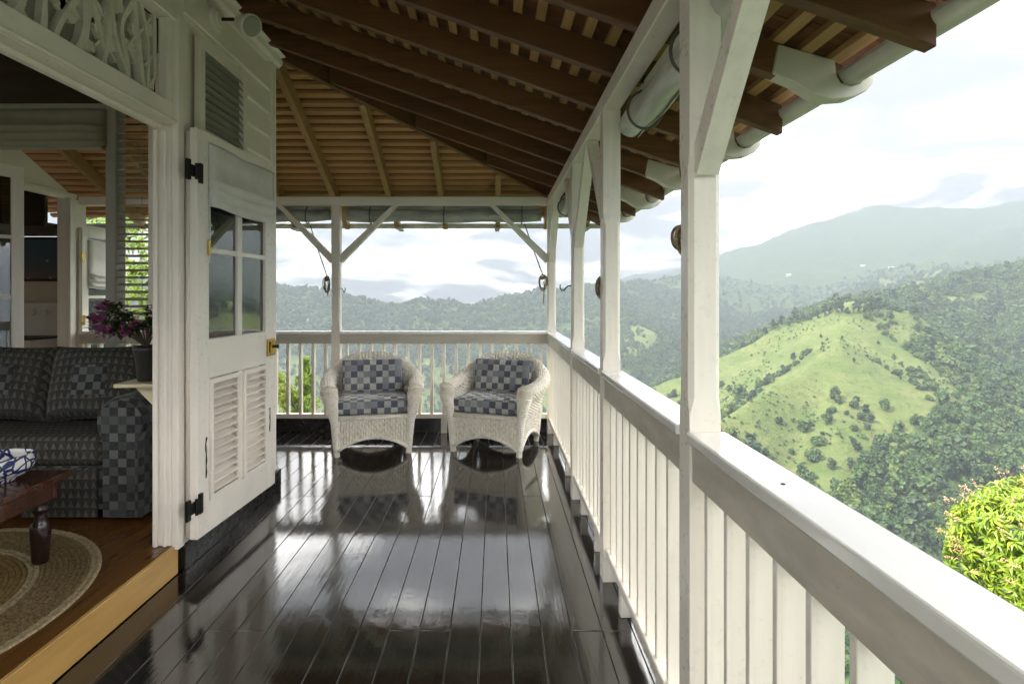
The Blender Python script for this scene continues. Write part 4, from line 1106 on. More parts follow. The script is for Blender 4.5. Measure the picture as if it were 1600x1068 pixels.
part('oven_door', MB().box(-5.48, -4.82, 5.882, 5.899, .25, .78), M['enamel'], sv, bevel=.006)
part('oven_handle', MB().tube([(-5.4, 5.86, .80), (-4.9, 5.86, .80)], .012, 8), M['iron'], sv)
t = NT('harbour_picture'); tc = t.n('ShaderNodeTexCoord'); sp = t.n('ShaderNodeSeparateXYZ'); t.l(tc.outputs['Generated'], sp.inputs[0])
vo = t.n('ShaderNodeTexVoronoi'); vo.inputs['Scale'].default_value = 9; t.l(t.coord((1,1,1.6)), vo.inputs['Vector'])
base = t.ramp(sp.outputs[2], [(0.0, (0.12, 0.065, 0.05)), (0.25, (0.055, 0.07, 0.06)), (0.5, (0.035, 0.07, 0.10)), (1.0, (0.035, 0.09, 0.15))])
t.set(base=t.mix(t.math('MULTIPLY', t.ramp(vo.outputs['Distance'], [(0.0, 1.0), (0.10, 1.0), (0.16, 0.0)]), t.ramp(sp.outputs[2], [(0.2, 1.0), (0.55, 0.8), (0.62, 0.0)])), base, (0.45, 0.40, 0.30)), rough=.5)
pic = thing('painting', (-5.05, 6.54, 1.85), 'dark blue framed painting of small pale figures on the kitchen wall', 'painting')
part('canvas', MB().box(-5.33, -4.80, 6.522, 6.542, 1.58, 2.02), t.m, pic)
part('frame', MB().box(-5.36, -5.33, 6.515, 6.549, 1.55, 2.05).box(-4.80, -4.77, 6.515, 6.549, 1.55, 2.05).box(-5.33, -4.80, 6.515, 6.549, 2.02, 2.05).box(-5.33, -4.80, 6.515, 6.549, 1.55, 1.58), M['iron'], pic)

# ------------------------------------------------------------------ furniture
def m_check(name, cell, tones, rough=0.9, axes='xz', fine=420):
    """woven check: each square takes one of a few tones, alternating light and dark"""
    t = NT(name); tc = t.n('ShaderNodeTexCoord')
    vm = t.n('ShaderNodeVectorMath', operation='SCALE'); t.l(tc.outputs['Object'], vm.inputs[0]); vm.inputs['Scale'].default_value = 1.0/cell
    ad = t.n('ShaderNodeVectorMath', operation='ADD'); t.l(vm.outputs[0], ad.inputs[0]); ad.inputs[1].default_value = (50.37, 50.21, 50.13)
    fl_ = t.n('ShaderNodeVectorMath', operation='FLOOR'); t.l(ad.outputs[0], fl_.inputs[0])
    wn_ = t.n('ShaderNodeTexWhiteNoise', noise_dimensions='3D'); t.l(fl_.outputs[0], wn_.inputs['Vector'])
    sp = t.n('ShaderNodeSeparateXYZ'); t.l(fl_.outputs[0], sp.inputs[0])
    sm = t.math('ADD', t.math('ADD', sp.outputs[0], sp.outputs[1]), sp.outputs[2]); par = t.math('MODULO', sm, 2.0)
    lo = t.ramp(wn_.outputs[0], [(0.0, tones[0]), (0.45, tones[1]), (0.8, tones[2])], 'CONSTANT')
    hi = t.ramp(wn_.outputs[0], [(0.0, tones[3]), (0.35, tones[4]), (0.75, tones[2])], 'CONSTANT')
    col = t.mix(par, lo, hi)
    n1 = t.noise(t.coord(), fine, 2); n2 = t.noise(t.coord(), 30, 5, .7)
    col = t.mix(t.math('MULTIPLY', t.ramp(n2, [(.4, 0.0), (.7, 1.0)]), .35), col, (0.10, 0.10, 0.11))
    t.set(base=col, rough=rough, spec=.2, sheen=.15); t.bump(n1, .25, .002); return t.m
M['check'] = m_check('blue_check_cloth', 0.058, ((0.105, 0.118, 0.16), (0.15, 0.165, 0.20), (0.27, 0.29, 0.32), (0.58, 0.58, 0.54), (0.42, 0.43, 0.43)))
M['check_dark'] = m_check('dark_check_cloth', 0.046, ((0.019, 0.021, 0.021), (0.028, 0.031, 0.032), (0.050, 0.055, 0.055), (0.125, 0.13, 0.12), (0.08, 0.086, 0.082)))
def m_tri(name):
    """rows of pale triangles on dark weave"""
    t = NT(name); tc = t.n('ShaderNodeTexCoord'); sp = t.n('ShaderNodeSeparateXYZ'); t.l(tc.outputs['Object'], sp.inputs[0])
    u_ = t.math('FRACT', t.math('MULTIPLY', t.math('ADD', sp.outputs[0], 20.0), 1/0.042)); zz = t.math('ADD', sp.outputs[2], t.math('MULTIPLY', sp.outputs[1], .8))
    v_ = t.math('FRACT', t.math('MULTIPLY', t.math('ADD', zz, 20.0), 1/0.052))
    a_ = t.math('MULTIPLY', t.math('ABSOLUTE', t.math('SUBTRACT', u_, .5)), 2.2)
    tri = t.math('MULTIPLY', t.math('LESS_THAN', a_, t.math('SUBTRACT', 0.92, v_)), t.math('GREATER_THAN', v_, .10))
    n2 = t.noise(t.coord(), 40, 4, .7)
    col = t.mix(tri, t.mix(t.ramp(n2, [(.35, 0.0), (.7, 1.0)]), (0.030, 0.032, 0.032), (0.060, 0.058, 0.052)), t.mix(t.ramp(n2, [(.35, 0.0), (.7, 1.0)]), (0.135, 0.125, 0.10), (0.058, 0.054, 0.045)))
    t.set(base=col, rough=.92, spec=.15); t.bump(n2, .2, .002); return t.m
M['tri'] = m_tri('triangle_weave_cloth')
t = NT('white_wicker')
g = t.coord(); n1 = t.noise(g, 28, 5, .7); n2 = t.noise(g, 4.0, 3)
col = t.mix(t.ramp(n1, [(.50, 0.0), (.68, 1.0)]), (0.88, 0.85, 0.78), (0.60, 0.53, 0.40))
col = t.mix(t.math('MULTIPLY', t.ramp(n2, [(.4, 0.0), (.7, 1.0)]), .5), col, (0.80, 0.75, 0.64))
t.set(base=col, rough=.55); t.bump(t.noise(g, 160, 3), .3, .002); M['wicker'] = t.m

def pillow_mb(w, h, th, n=18, sag=0.12):
    """soft box: x by z, thickness along y"""
    mb = MB()
    def sgn(a): return -1 if a < 0 else 1
    for side in (-1, 1):
        def fn(u_, v_, side=side):
            x, z = (u_-.5)*2, (v_-.5)*2
            e = (1-abs(x)**4)*(1-abs(z)**4); b = max(0.0, e)**0.42
            cx = 1-0.035*(1-abs(z)**2)*0 - sag*.25*(abs(z)**3)*0
            px_ = x*w/2*(1-.05*(1-z*z)*(abs(x)**3)); pz_ = z*h/2*(1-.06*(1-x*x)*(abs(z)**3))
            return (px_, side*th/2*b*(1+.05*math.sin(5*x+3*z)), pz_)
        mb.grid(fn, n, n)
    return mb
def rbox_mb(x0, x1, y0, y1, z0, z1): return MB().box(x0, x1, y0, y1, z0, z1)

# wicker armchair, built once: x right, front at -y
CH = {}
def weave(u_, v_, nu, nv, a):
    """basket relief: stakes running one way with strands passing over and under"""
    s_ = math.sin(math.pi*nu*u_); w_ = math.sin(2*math.pi*nv*v_)
    return a*(abs(s_)*0.75 + 0.35*w_*(1 if math.floor(nu*u_) % 2 else -1))
def shell_path(s_):
    """plan of the back and arms: s 0..1 from right front round the back to left front"""
    a = (s_-0.5)*2
    if abs(a) > 0.60:
        k = (abs(a)-0.60)/0.40; x, y = 0.395-0.030*k, 0.06-0.40*k
    else:
        th_ = a/0.60*math.pi/2; x, y = 0.395*abs(math.sin(th_))**0.85, 0.06+0.30*max(0, math.cos(th_))**0.75
    return (x if a < 0 else -x, y)
def shell_top(s_):
    a = abs((s_-0.5)*2); k = max(0.0, min(1.0, (a-0.02)/0.74)); k = k*k*(3-2*k)
    return 0.825*(1-k)+0.60*k - 0.03*max(0, a-.75)
def shell_fn(su, sv):
    x, y = shell_path(su); e = 1e-3; x1, y1 = shell_path(min(1, su+e)); x0, y0 = shell_path(max(0, su-e))
    tx, ty = x1-x0, y1-y0; L = math.hypot(tx, ty) or 1; nx, ny = ty/L, -tx/L          # outward
    if nx*x + ny*(y+0.02) < 0: nx, ny = -nx, -ny
    zt = shell_top(su); zbot = 0.30; rr2 = 0.050 + 0.012*abs((su-.5)*2)
    # profile: inside from the seat up, over the roll, down the outside
    if sv < 0.36:
        k = sv/0.36; off, z_ = -0.035-0.012*(1-k) , zbot+(zt-0.05-zbot)*k
        wv = weave(su, k, 56, 9, .018); nn = (-nx, -ny, 0)
    elif sv < 0.66:
        k = (sv-0.36)/0.30; a = math.pi*(1-k); off = 0.012+ rr2*math.cos(a)*0.95 - .0; z_ = zt-0.05+rr2*math.sin(a)
        wv = weave(k, su, 9, 30, .006) + .008*abs(math.sin(su*math.pi*70)); nn = (nx*math.cos(a), ny*math.cos(a), math.sin(a))
    else:
        k = (sv-0.66)/0.34; fl2 = 0.012+rr2*.95; off = fl2*(1-k)+(-0.045)*k - .01*math.sin(math.pi*k); z_ = (zt-0.05)*(1-k)+0.31*k
        wv = weave(su, k, 56, 10, .018); nn = (nx, ny, 0)
    return (x+nx*off+nn[0]*wv, y+ny*off+nn[1]*wv, z_+nn[2]*wv)
mb = MB(); mb.grid(shell_fn, 380, 64); CH['shell'] = mesh_of(mb, 'shell', M['wicker'], smooth=False)
def leg_pts(sx, front):
    if front: return [(sx*0.305, -0.325, 0.0), (sx*0.315, -0.33, 0.12), (sx*0.325, -0.335, 0.28), (sx*0.345, -0.345, 0.42), (sx*0.362, -0.350, 0.52), (sx*0.366, -0.345, 0.585), (sx*0.366, -0.335, 0.612)], [.026,.028,.033,.050,.068,.064,.030]
    return [(sx*0.30, 0.27, 0.0), (sx*0.315, 0.265, 0.15), (sx*0.33, 0.25, 0.34)], [.024,.027,.030]
def wrapped(pts_, rs_, n=16, turns=55):
    P_ = [Vector(p) for p in pts_]; out, ro = [], []; N = turns*4
    for i in range(N+1):
        s_ = i/N*(len(P_)-1); k = min(int(s_), len(P_)-2); f_ = s_-k; f2 = f_*f_*(3-2*f_)
        out.append(P_[k].lerp(P_[k+1], f_)); ro.append((rs_[k]*(1-f2)+rs_[k+1]*f2)*(1+.055*math.sin(i*math.pi/2)))
    return MB().tube(out, ro, n)
for sx, nm in ((1, 'r'), (-1, 'l')):
    p_, r_ = leg_pts(sx, True); CH['f'+nm] = mesh_of(wrapped(p_, r_), 'front_leg', M['wicker'], smooth=False)
    p_, r_ = leg_pts(sx, False); CH['b'+nm] = mesh_of(wrapped(p_, r_, 12, 30), 'back_leg', M['wicker'], smooth=False)
def apron(p, q_, ztop, nrm, arch=0.155, zf=0.055, nu=26):
    p, q_ = Vector(p), Vector(q_); nr_ = Vector(nrm)
    def zl(u_): return zf+(arch-zf)*math.sin(math.pi*min(max((u_-.02)/.96, 0), 1))**0.75
    def fn(u_, v_):
        z_ = zl(u_)+(ztop-zl(u_))*v_; c = p.lerp(q_, u_); d = weave(u_, v_, nu, 3.5, .018)
        return (c.x+nr_.x*d, c.y+nr_.y*d, z_)
    mb = MB(); mb.grid(fn, nu*6, 30)
    edge = MB().tube([(p.lerp(q_, i/30).x+nr_.x*.006, p.lerp(q_, i/30).y+nr_.y*.006, zl(i/30)) for i in range(31)], [.015+.0025*(i % 2) for i in range(31)], 8)
    band_ = MB().tube([(p.x+nr_.x*.008, p.y+nr_.y*.008, ztop), (q_.x+nr_.x*.008, q_.y+nr_.y*.008, ztop)], .016, 8)
    return mb, edge, band_
CH['aprons'] = []
for p_, q_, nrm in (((-.30,-.335),(.30,-.335),(0,-1)), ((.315,-.32),(.315,.26),(1,0)), ((-.315,-.32),(-.315,.26),(-1,0)), ((-.29,.27),(.29,.27),(0,1))):
    a_, e_, b_ = apron((*p_, 0), (*q_, 0), 0.325, (*nrm, 0))
    CH['aprons'].append((mesh_of(a_, 'apron', M['wicker']), mesh_of(e_, 'arched_edge', M['wicker'], smooth=True), mesh_of(b_, 'apron_band', M['wicker'], smooth=True)))
CH['deck'] = mesh_of(MB().box(-.33, .33, -.33, .27, .322, .345), 'seat_deck', M['wicker'])
def cushion_mesh(w, d, th, name):
    bm = bmesh.new(); bmesh.ops.create_cube(bm, size=1.0)
    bmesh.ops.subdivide_edges(bm, edges=bm.edges[:], cuts=9, use_grid_fill=True)
    for v_ in bm.verts:
        x, y, z = v_.co*2
        k = (1-abs(x)**6)*(1-abs(y)**6)
        v_.co = Vector((x*w/2*(1-.03*abs(z)**3), y*d/2*(1-.03*abs(z)**3), z*th/2*(0.80+0.30*max(0, k)**.5)+.004*math.sin(7*x+4*y)))
    me = bpy.data.meshes.new(name); 
    bmesh.ops.recalc_face_normals(bm, faces=bm.faces); bm.to_mesh(me); bm.free()
    me.polygons.foreach_set('use_smooth', [True]*len(me.polygons)); me.materials.append(M['check']); return me
CH['seat'] = cushion_mesh(.635, .56, .135, 'seat_cushion'); CH['back'] = cushion_mesh(.56, .32, .13, 'back_cushion')
def armchair(loc, rz, label):
    o = thing('wicker_armchair', loc, label, 'armchair', 'wicker armchairs on the veranda', rz)
    piece('shell', CH['shell'], (0,0,0), o)
    for k in ('fr', 'fl'): piece('front_leg', CH[k], (0,0,0), o)
    for k in ('br', 'bl'): piece('back_leg', CH[k], (0,0,0), o)
    for a_, e_, b_ in CH['aprons']:
        ap = piece('apron', a_, (0,0,0), o); piece('arched_edge', e_, (0,0,0), ap); piece('apron_band', b_, (0,0,0), ap)
    piece('seat_deck', CH['deck'], (0,0,0), o)
    piece('seat_cushion', CH['seat'], (0, -.055, .415), o)
    piece('back_cushion', CH['back'], (0.0, .165, .615), o, rot=(R(90-13), 0, R(-1.5)))
    return o
armchair((-1.14, 5.35, 0.002), R(13), 'white wicker armchair with blue check cushions, nearer the house wall')
armchair((0.02, 5.36, 0.002), R(-19), 'white wicker armchair with blue check cushions, in the corner by the long rail')

# ---- sitting room furniture
SX1, SY0 = -1.90, 3.14
sf = thing('sofa', (-2.9, 3.5, FZ), 'dark patterned sofa with check arm and triangle weave cushions', 'sofa')
def soft(mb_args, name, mat, bev=0.04, seg=4, parent=None, tilt=None):
    o = part(name, MB().box(*mb_args), mat, parent or sf, bevel=bev, seg=seg, smooth=True); return o
soft((-4.6, SX1-.26, SY0+.06, 3.92, FZ+.05, FZ+.30), 'base', M['check_dark'], .03)
soft((-4.6, SX1-.265, SY0+.02, 3.62, FZ+.301, FZ+.47), 'seat_cushion', M['tri'], .05)
soft((-4.6, SX1-.265, 3.72, 3.98, FZ+.30, FZ+.84), 'back_frame', M['tri'], .06)
# front skirt panels
soft((-2.62, -2.20, SY0+.035, SY0+.058, FZ+.02, FZ+.29), 'skirt_panel', M['tri'], .008, 2)
# rolled arm: profile in x-z swept along y
mb = MB(); pr = []
for k in range(17):
    a = R(-40) + R(260)*k/16; pr.append((SX1-.135+.135*math.cos(a), FZ+.565+.135*math.sin(a)))
pr = [(SX1-.03, FZ+.03), (SX1-.03, FZ+.42)] + pr + [(SX1-.235, FZ+.42), (SX1-.235, FZ+.03)]
part('arm', mb.prism(pr, 'y', SY0, 3.95), M['check_dark'], sf, bevel=.018, seg=3)
part('arm_front', MB().prism([(SX1-.135+(x-SX1+.135)*.94, FZ+.30+(z-FZ-.30)*.95) for x, z in pr], 'y', SY0-.022, SY0-.001), M['check_dark'], sf, bevel=.008, seg=2)
for k, (x_, rot) in enumerate(((-2.47, -.02), (-3.05, .03), (-3.62, -.02))):
    o = part('back_cushion', MB().add([(a, b, c) for a, b, c in pillow_mb(.60, .47, .21).v], pillow_mb(.60, .47, .21).f), M['tri'], sf, local=True, smooth=True)
    o.location = Vector((x_, 3.60, FZ+.70)) - wloc(sf); o.rotation_euler = (R(-14), rot, R(2))
    if k < 2:
        pt = part('patch', MB().box(-.095, .10, -.112, -.104, -.08, .10), M['check_dark'], o, local=True)
# coffee table
M['mahogany'] = m_wood('polished_mahogany', (0.085, 0.026, 0.012), (0.040, 0.012, 0.006), .22, (3, 25, 25), .05, coat=.3)
M['ebony'] = m_wood('dark_turned_wood', (0.030, 0.012, 0.009), (0.016, 0.007, 0.005), .25, (20, 20, 2), .05, coat=.3)
ct = thing('coffee_table', (-2.45, 2.2, FZ), 'red brown wooden coffee table with turned legs on the rug', 'table')
part('table_top', MB().box(-2.90, -2.02, 1.58, 2.75, FZ+.385, FZ+.415), M['mahogany'], ct, bevel=.006, seg=2)
for a_ in ((-2.86, -2.06, 2.685, 2.71), (-2.86, -2.06, 1.62, 1.645)): part('apron', MB().box(*a_, FZ+.30, FZ+.384), M['mahogany'], ct, bevel=.003)
for a_ in ((-2.085, -2.06), (-2.86, -2.835)): part('apron', MB().box(*a_, 1.646, 2.684, FZ+.30, FZ+.384), M['mahogany'], ct, bevel=.003)
prof = [(.030,0),(.034,.01),(.036,.05),(.040,.12),(.041,.16),(.036,.185),(.024,.20),(.028,.208),(.022,.218),(.033,.24),(.034,.255),(.024,.268),(.030,.278),(.036,.30),(.037,.385)]
for x_, y_ in ((-2.105, 2.665), (-2.105, 1.665), (-2.815, 2.665), (-2.815, 1.665)):
    part('leg', MB().lathe([(r_, z_) for r_, z_ in prof], (x_, y_, FZ+.012), 20), M['ebony'], ct, smooth=True)
# painted bowl
t = NT('blue_white_glaze')
vo = t.n('ShaderNodeTexVoronoi', feature='DISTANCE_TO_EDGE'); vo.inputs['Scale'].default_value = 17; t.l(t.coord(), vo.inputs['Vector'])
wv_ = t.n('ShaderNodeTexWave', wave_type='RINGS'); wv_.inputs['Scale'].default_value = 9; wv_.inputs['Distortion'].default_value = 6; t.l(t.coord(), wv_.inputs['Vector'])
t.set(base=t.mix(t.math('MAXIMUM', t.ramp(vo.outputs[0], [(0.0, 1.0), (.05, 1.0), (.09, 0.0)]), t.ramp(wv_.outputs[0], [(.80, 0.0), (.90, 1.0)])), (0.72, 0.72, 0.70), (0.02, 0.03, 0.12)), rough=.12)
bw = thing('bowl', (-2.205, 2.58, FZ+.416), 'white bowl with dark blue painted pattern on the coffee table', 'bowl')
part('bowl_body', MB().lathe([(.045,0),(.048,.012),(.085,.03),(.112,.058),(.118,.085),(.108,.108),(.112,.118),(.104,.118),(.100,.106),(.108,.085),(.075,.035),(.03,.02)], (-2.205, 2.58, FZ+.4165), 32), t.m, bw, smooth=True)
# oval braided rug: rings of plait
def m_jute(name, c1, c2):
    t = NT(name); n1 = t.noise(t.coord(), 75, 4, .7)
    t.set(base=t.mix(t.ramp(n1, [(.38, 0.0), (.62, 1.0)]), c1, c2), rough=.95, spec=.1); t.bump(n1, .6, .004); return t.m
M['jute'] = m_jute('brown_jute', (0.26, 0.19, 0.095), (0.10, 0.072, 0.036)); M['jute_pale'] = m_jute('pale_jute', (0.44, 0.37, 0.23), (0.22, 0.17, 0.095)); M['jute_gold'] = m_jute('golden_jute', (0.27, 0.185, 0.07), (0.12, 0.08, 0.03))
rg = thing('rug', (-2.50, 2.20, FZ), 'oval braided jute rug with pale rings under the coffee table', 'rug')
CXr, CYr, AX, AY = -2.50, 2.20, .80, .87
nring = 38
def ring_mb(k):
    s_ = 1-(k+.5)/nring*.97; v = []; f = []; n = int(260*s_)+24; w = AX/nring*.56
    mb = MB(); nb = 5
    for i in range(n):
        a = 2*math.pi*i/n; ex, ey = AX*s_*math.cos(a), AY*s_*math.sin(a); nx, ny = math.cos(a), math.sin(a)
        br_ = .0022*math.sin(i*2.1+k)
        for j in range(nb):
            b = math.pi*j/(nb-1); mb.v.append((CXr+ex+nx*w*math.cos(b), CYr+ey+ny*w*math.cos(b), FZ+.002+(.0095+br_)*math.sin(b)))
    for i in range(n):
        i2_ = (i+1) % n
        for j in range(nb-1): mb.f.append((i*nb+j, i2_*nb+j, i2_*nb+j+1, i*nb+j+1))
    return mb
for k in range(nring):
    mt = M['jute_pale'] if k in (0, 1, 11, 12, 21) else (M['jute_gold'] if 13 <= k <= 20 else M['jute'])
    part('braid', ring_mb(k), mt, rg)
# corner shelf with a flowering plant
sh = thing('wall_shelf', (-1.83, 3.02, .93), 'small cream bracket shelf on the inside wall by the opening', 'shelf')
M['cream_paint'] = m_paint('cream_shelf_paint', (0.66, 0.58, 0.38), .4)
part('board', MB().box(-1.945, WX-.101, 2.93, 3.15, .925, .945), M['cream_paint'], sh, bevel=.003)
part('bracket', MB().prism([(WX-.101, .924), (-1.90, .924), (WX-.101, .74)], 'y', 3.02, 3.06), M['cream_paint'], sh)
M['pot'] = m_plain('dark_plant_pot', (0.02, 0.018, 0.015), .5)
fp = thing('flowering_plant', (-1.84, 3.04, .945), 'leafy potted plant with magenta blossoms on the bracket shelf', 'plant')
part('pot', MB().lathe([(.040,0),(.045,.01),(.060,.15),(.066,.16),(.066,.185),(.058,.185),(.054,.16)], (-1.84, 3.04, .9455), 20), M['pot'], fp, smooth=True)
def leaf_quad(mb, p, d, up, L, w, droop=.25):
    d = Vector(d).normalized(); sd = d.cross(Vector(up)); sd = sd.normalized() if sd.length > 1e-4 else d.orthogonal().normalized(); u_ = sd.cross(d)
    p = Vector(p); m_p = p+d*L*.5+u_*L*.05; e_ = p+d*L-u_*L*droop
    mb.add([p, m_p+sd*w*.5+u_*w*.12, m_p-u_*w*.05, m_p-sd*w*.5+u_*w*.12, e_], [(0,2,1), (0,3,2), (1,2,4), (2,3,4)])
q = random.Random(4)
stems, leaves, flw = MB(), MB(), MB()
M['pot_leaf'] = m_leaf('plant_leaf', (0.022, 0.045, 0.014), (0.045, 0.085, 0.02), (0.03, 0.06, 0.02)); M['blossom'] = m_leaf('magenta_blossom', (0.42, 0.05, 0.24), (0.30, 0.03, 0.20), (0.45, 0.08, 0.30), .3)
for k in range(26):
    a = q.uniform(0, 6.28); l_ = q.uniform(.12, .30); p0 = Vector((-1.84, 3.04, 1.12)); tip = p0+Vector((math.cos(a)*l_*.75 - .03, math.sin(a)*l_*.7-.02, q.uniform(.06, .24)))
    mid = p0.lerp(tip, .5)+Vector((0,0,.05)); stems.tube([p0, mid, tip], [.004,.003,.0015], 5)
    for j in range(13):
        b = mid.lerp(tip, j/11); leaf_quad(leaves, b, (q.uniform(-1,1), q.uniform(-1,1), q.uniform(-.3,.7)), (0,0,1), q.uniform(.035,.06), q.uniform(.022,.034))
    if k % 3 == 0 or tip.x < -1.97:
        for j in range(16): leaf_quad(flw, tip+Vector((q.gauss(0,.018), q.gauss(0,.018), q.gauss(0,.014))), (q.uniform(-1,1), q.uniform(-1,1), q.uniform(-.4,1)), (0,0,1), .026, .024)
part('stems', stems, M['bark'], fp); part('foliage', leaves, M['pot_leaf'], fp); part('blossoms', flw, M['blossom'], fp)

# ------------------------------------------------------------------ rolled awnings, ropes, hooks
t = NT('clear_awning_sheet'); g = t.coord((3, .6, 3)); n1 = t.noise(g, 5, 6, .6, .5)
t.set(base=t.mix(t.ramp(n1, [(.4, 0.0), (.65, 1.0)]), (0.90, 0.90, 0.86), (0.62, 0.63, 0.59)), rough=.22, spec=.6, coat=.4); t.bump(n1, .5, .02)
tr = t.n('ShaderNodeBsdfTranslucent'); tr.inputs[0].default_value = (.75, .75, .66, 1); mx = t.n('ShaderNodeMixShader'); mx.inputs[0].default_value = .35
t.l(t.b.outputs[0], mx.inputs[1]); t.l(tr.outputs[0], mx.inputs[2]); t.l(mx.outputs[0], t.out.inputs[0]); M['awning'] = t.m
t = NT('grey_awning_sheet'); g = t.coord((.6, 3, 3)); n1 = t.noise(g, 5, 6, .6, .5)
t.set(base=t.mix(t.ramp(n1, [(.4, 0.0), (.65, 1.0)]), (0.42, 0.43, 0.39), (0.20, 0.22, 0.21)), rough=.3, coat=.3); t.bump(n1, .5, .02); M['awning_grey'] = t.m
M['rope'] = m_jute('hemp_rope', (0.36, 0.28, 0.17), (0.16, 0.12, 0.065)); M['strap'] = m_plain('dark_strap', (0.10, 0.10, 0.085), .6)
def roll_mb(p, q_, r, turns=3.4, n=60, m=34, seed=1):
    """spiral roll of sheet, uneven along its length"""
    p, q_ = Vector(p), Vector(q_); d = (q_-p).normalized(); u_ = Vector((0,0,1)); u_ = (u_-d*u_.dot(d)).normalized(); s_ = d.cross(u_)
    w = random.Random(seed); ph = [w.uniform(0, 6.28) for _ in range(4)]; mb = MB()
    def fn(a, b):
        th_ = a*turns*2*math.pi; rr2 = r*(.42+.58*a)*(1+.07*math.sin(b*9+ph[0])+.05*math.sin(3*th_+b*14+ph[1]))
        sag = -.012*math.sin(math.pi*b)
        c = p.lerp(q_, b) + Vector((0,0,sag+.006*math.sin(b*17+ph[2])))
        return tuple(c + u_*(rr2*math.cos(th_)*1.08) + s_*(rr2*math.sin(th_)))
    return mb.grid(fn, n, m)
def awning(p, q_, r, label, mat, straps, seed):
    p, q_ = Vector(p), Vector(q_); c = (p+q_)/2
    o = thing('rolled_awning', c, label, 'awning', 'rolled awnings under the beams')
    s_ = part('rolled_sheet', roll_mb(p, q_, r, seed=seed), mat, o, smooth=True); s_.modifiers.new('thickness', 'SOLIDIFY').thickness = .0025
    d = (q_-p).normalized(); u_ = Vector((0,0,1)); sd = d.cross(u_).normalized()
    part('valance', MB().beam(p+Vector((0,0,r+.022)), q_+Vector((0,0,r+.022)), .012, .06), mat, o)
    for f_ in straps:
        b = p.lerp(q_, f_) + Vector((0,0,-.012*math.sin(math.pi*f_)))
        part('strap', MB().tube([b+u_*((r+.012)*1.1*math.cos(a))+sd*((r+.012)*math.sin(a)) for a in [2*math.pi*k/24 for k in range(24)]], .006, 6, closed=True), M['strap'], o)
        hk = part('hook', MB().tube([b+Vector((0,0,r+.085)), b+Vector((0,0,r+.06))-sd*.012, b+Vector((0,0,r+.035))+sd*.012, b+Vector((0,0,r+.015))], .005, 6), M['iron'], o)
    return o
awning((XO+.032, 1.40, 2.20), (XO+.032, 2.74, 2.20), .062, 'silvery rolled clear awning strapped under the long beam beside the near post', M['awning'], (.35, .80), 1)
awning((XO+.030, 4.15, 2.205), (XO+.030, 5.62, 2.205), .058, 'rolled clear awning at the far end of the long beam by the corner', M['awning'], (.3, .75), 2)
awning((-1.52, YB+PW+.045, 2.215), (0.47, YB+PW+.045, 2.215), .066, 'grey rolled awning across the middle of the back opening', M['awning_grey'], (.12, .5, .9), 3)
awning((-3.0, YB+PW+.045, 2.215), (-1.70, YB+PW+.045, 2.215), .060, 'grey rolled awning at the left of the back opening', M['awning_grey'], (.5, .82), 4)
def coil(c, h, label, seed, top=None, tail=.12):
    w = random.Random(seed); o = thing('rope_coil', c, label, 'rope', 'ropes hung on the posts'); c = Vector(c)
    for k in range(5):
        dx, ph = w.uniform(.016, .042), w.uniform(-.02, .02); hh = h*w.uniform(.8, 1.0); oy = w.uniform(-.02, .02)
        part('loop', MB().tube([c+Vector((dx*math.sin(a)+ph*.4, oy+.3*dx*math.cos(a*2), -hh/2+hh/2*math.cos(a))) for a in [2*math.pi*i/22 for i in range(22)]], .0046, 6, closed=True), M['rope'], o, smooth=True)
    part('wrap', MB().tube([c+Vector((.017*math.cos(a), .017*math.sin(a), -h*.10-.0013*i)) for i, a in enumerate([.7*j for j in range(26)])], .005, 6), M['rope'], o, smooth=True)
    part('tail', MB().tube([c+Vector((.01, 0, -h*.4)), c+Vector((.016, -.01, -h*.8)), c+Vector((.006, 0, -h-tail))], .005, 6), M['rope'], o, smooth=True)
    if top is not None:
        t_ = Vector(top); part('line', MB().tube([t_, t_.lerp(c, .5)+Vector((0,0,-.01)), c+Vector((0,0,.0))], .0055, 6), M['rope'], o, smooth=True)
    return o
coil((-1.70, YB+.02, 1.585), .17, 'hemp rope coil hanging on the back post behind the left armchair', 1, (-1.90, YB+.10, 2.12), .03)
coil((0.475, YB-.02, 1.60), .17, 'hemp rope coil hanging on the corner post above the right armchair', 2, (0.30, YB+.10, 2.12), .12)
coil((XI+.026, Y1+PW/2+.022, 1.60), .085, 'rope coil tucked behind the nearest post', 3, None, .02)
coil((XI+.020, Y2+PW/2+.022, 1.49), .12, 'dark rope coil on the second post of the long rail', 4, None, .05)
ln = thing('awning_line', (XO, 1.9, 2.2), 'thin brown line from the near awning down to the near post', 'rope')
part('line', MB().tube([(XO-.02, 1.72, 2.23), (XO-.04, 1.69, 2.0), (XI+.02, 1.652, 1.70)], .0055, 6), M['rope'], ln, smooth=True)
def hook(c, dirx, diry, label):
    o = thing('post_hook', c, label, 'hook', 'awning hooks on the posts'); c = Vector(c); d = Vector((dirx, diry, 0))
    part('hook', MB().tube([c, c+d*.025, c+d*.04+Vector((0,0,-.012)), c+d*.055+Vector((0,0,-.03)), c+d*.075+Vector((0,0,-.032)), c+d*.088+Vector((0,0,-.012)), c+d*.086+Vector((0,0,.008))], .0048, 6), M['iron'], o, smooth=True)
hook((-1.61+PW/2, YB+.03, 1.46), .6, -.2, 'small iron hook on the back post behind the left armchair')
hook((XI, Y3+.0, 1.46), -.9, -.1, 'small iron hook on the third post of the long rail')

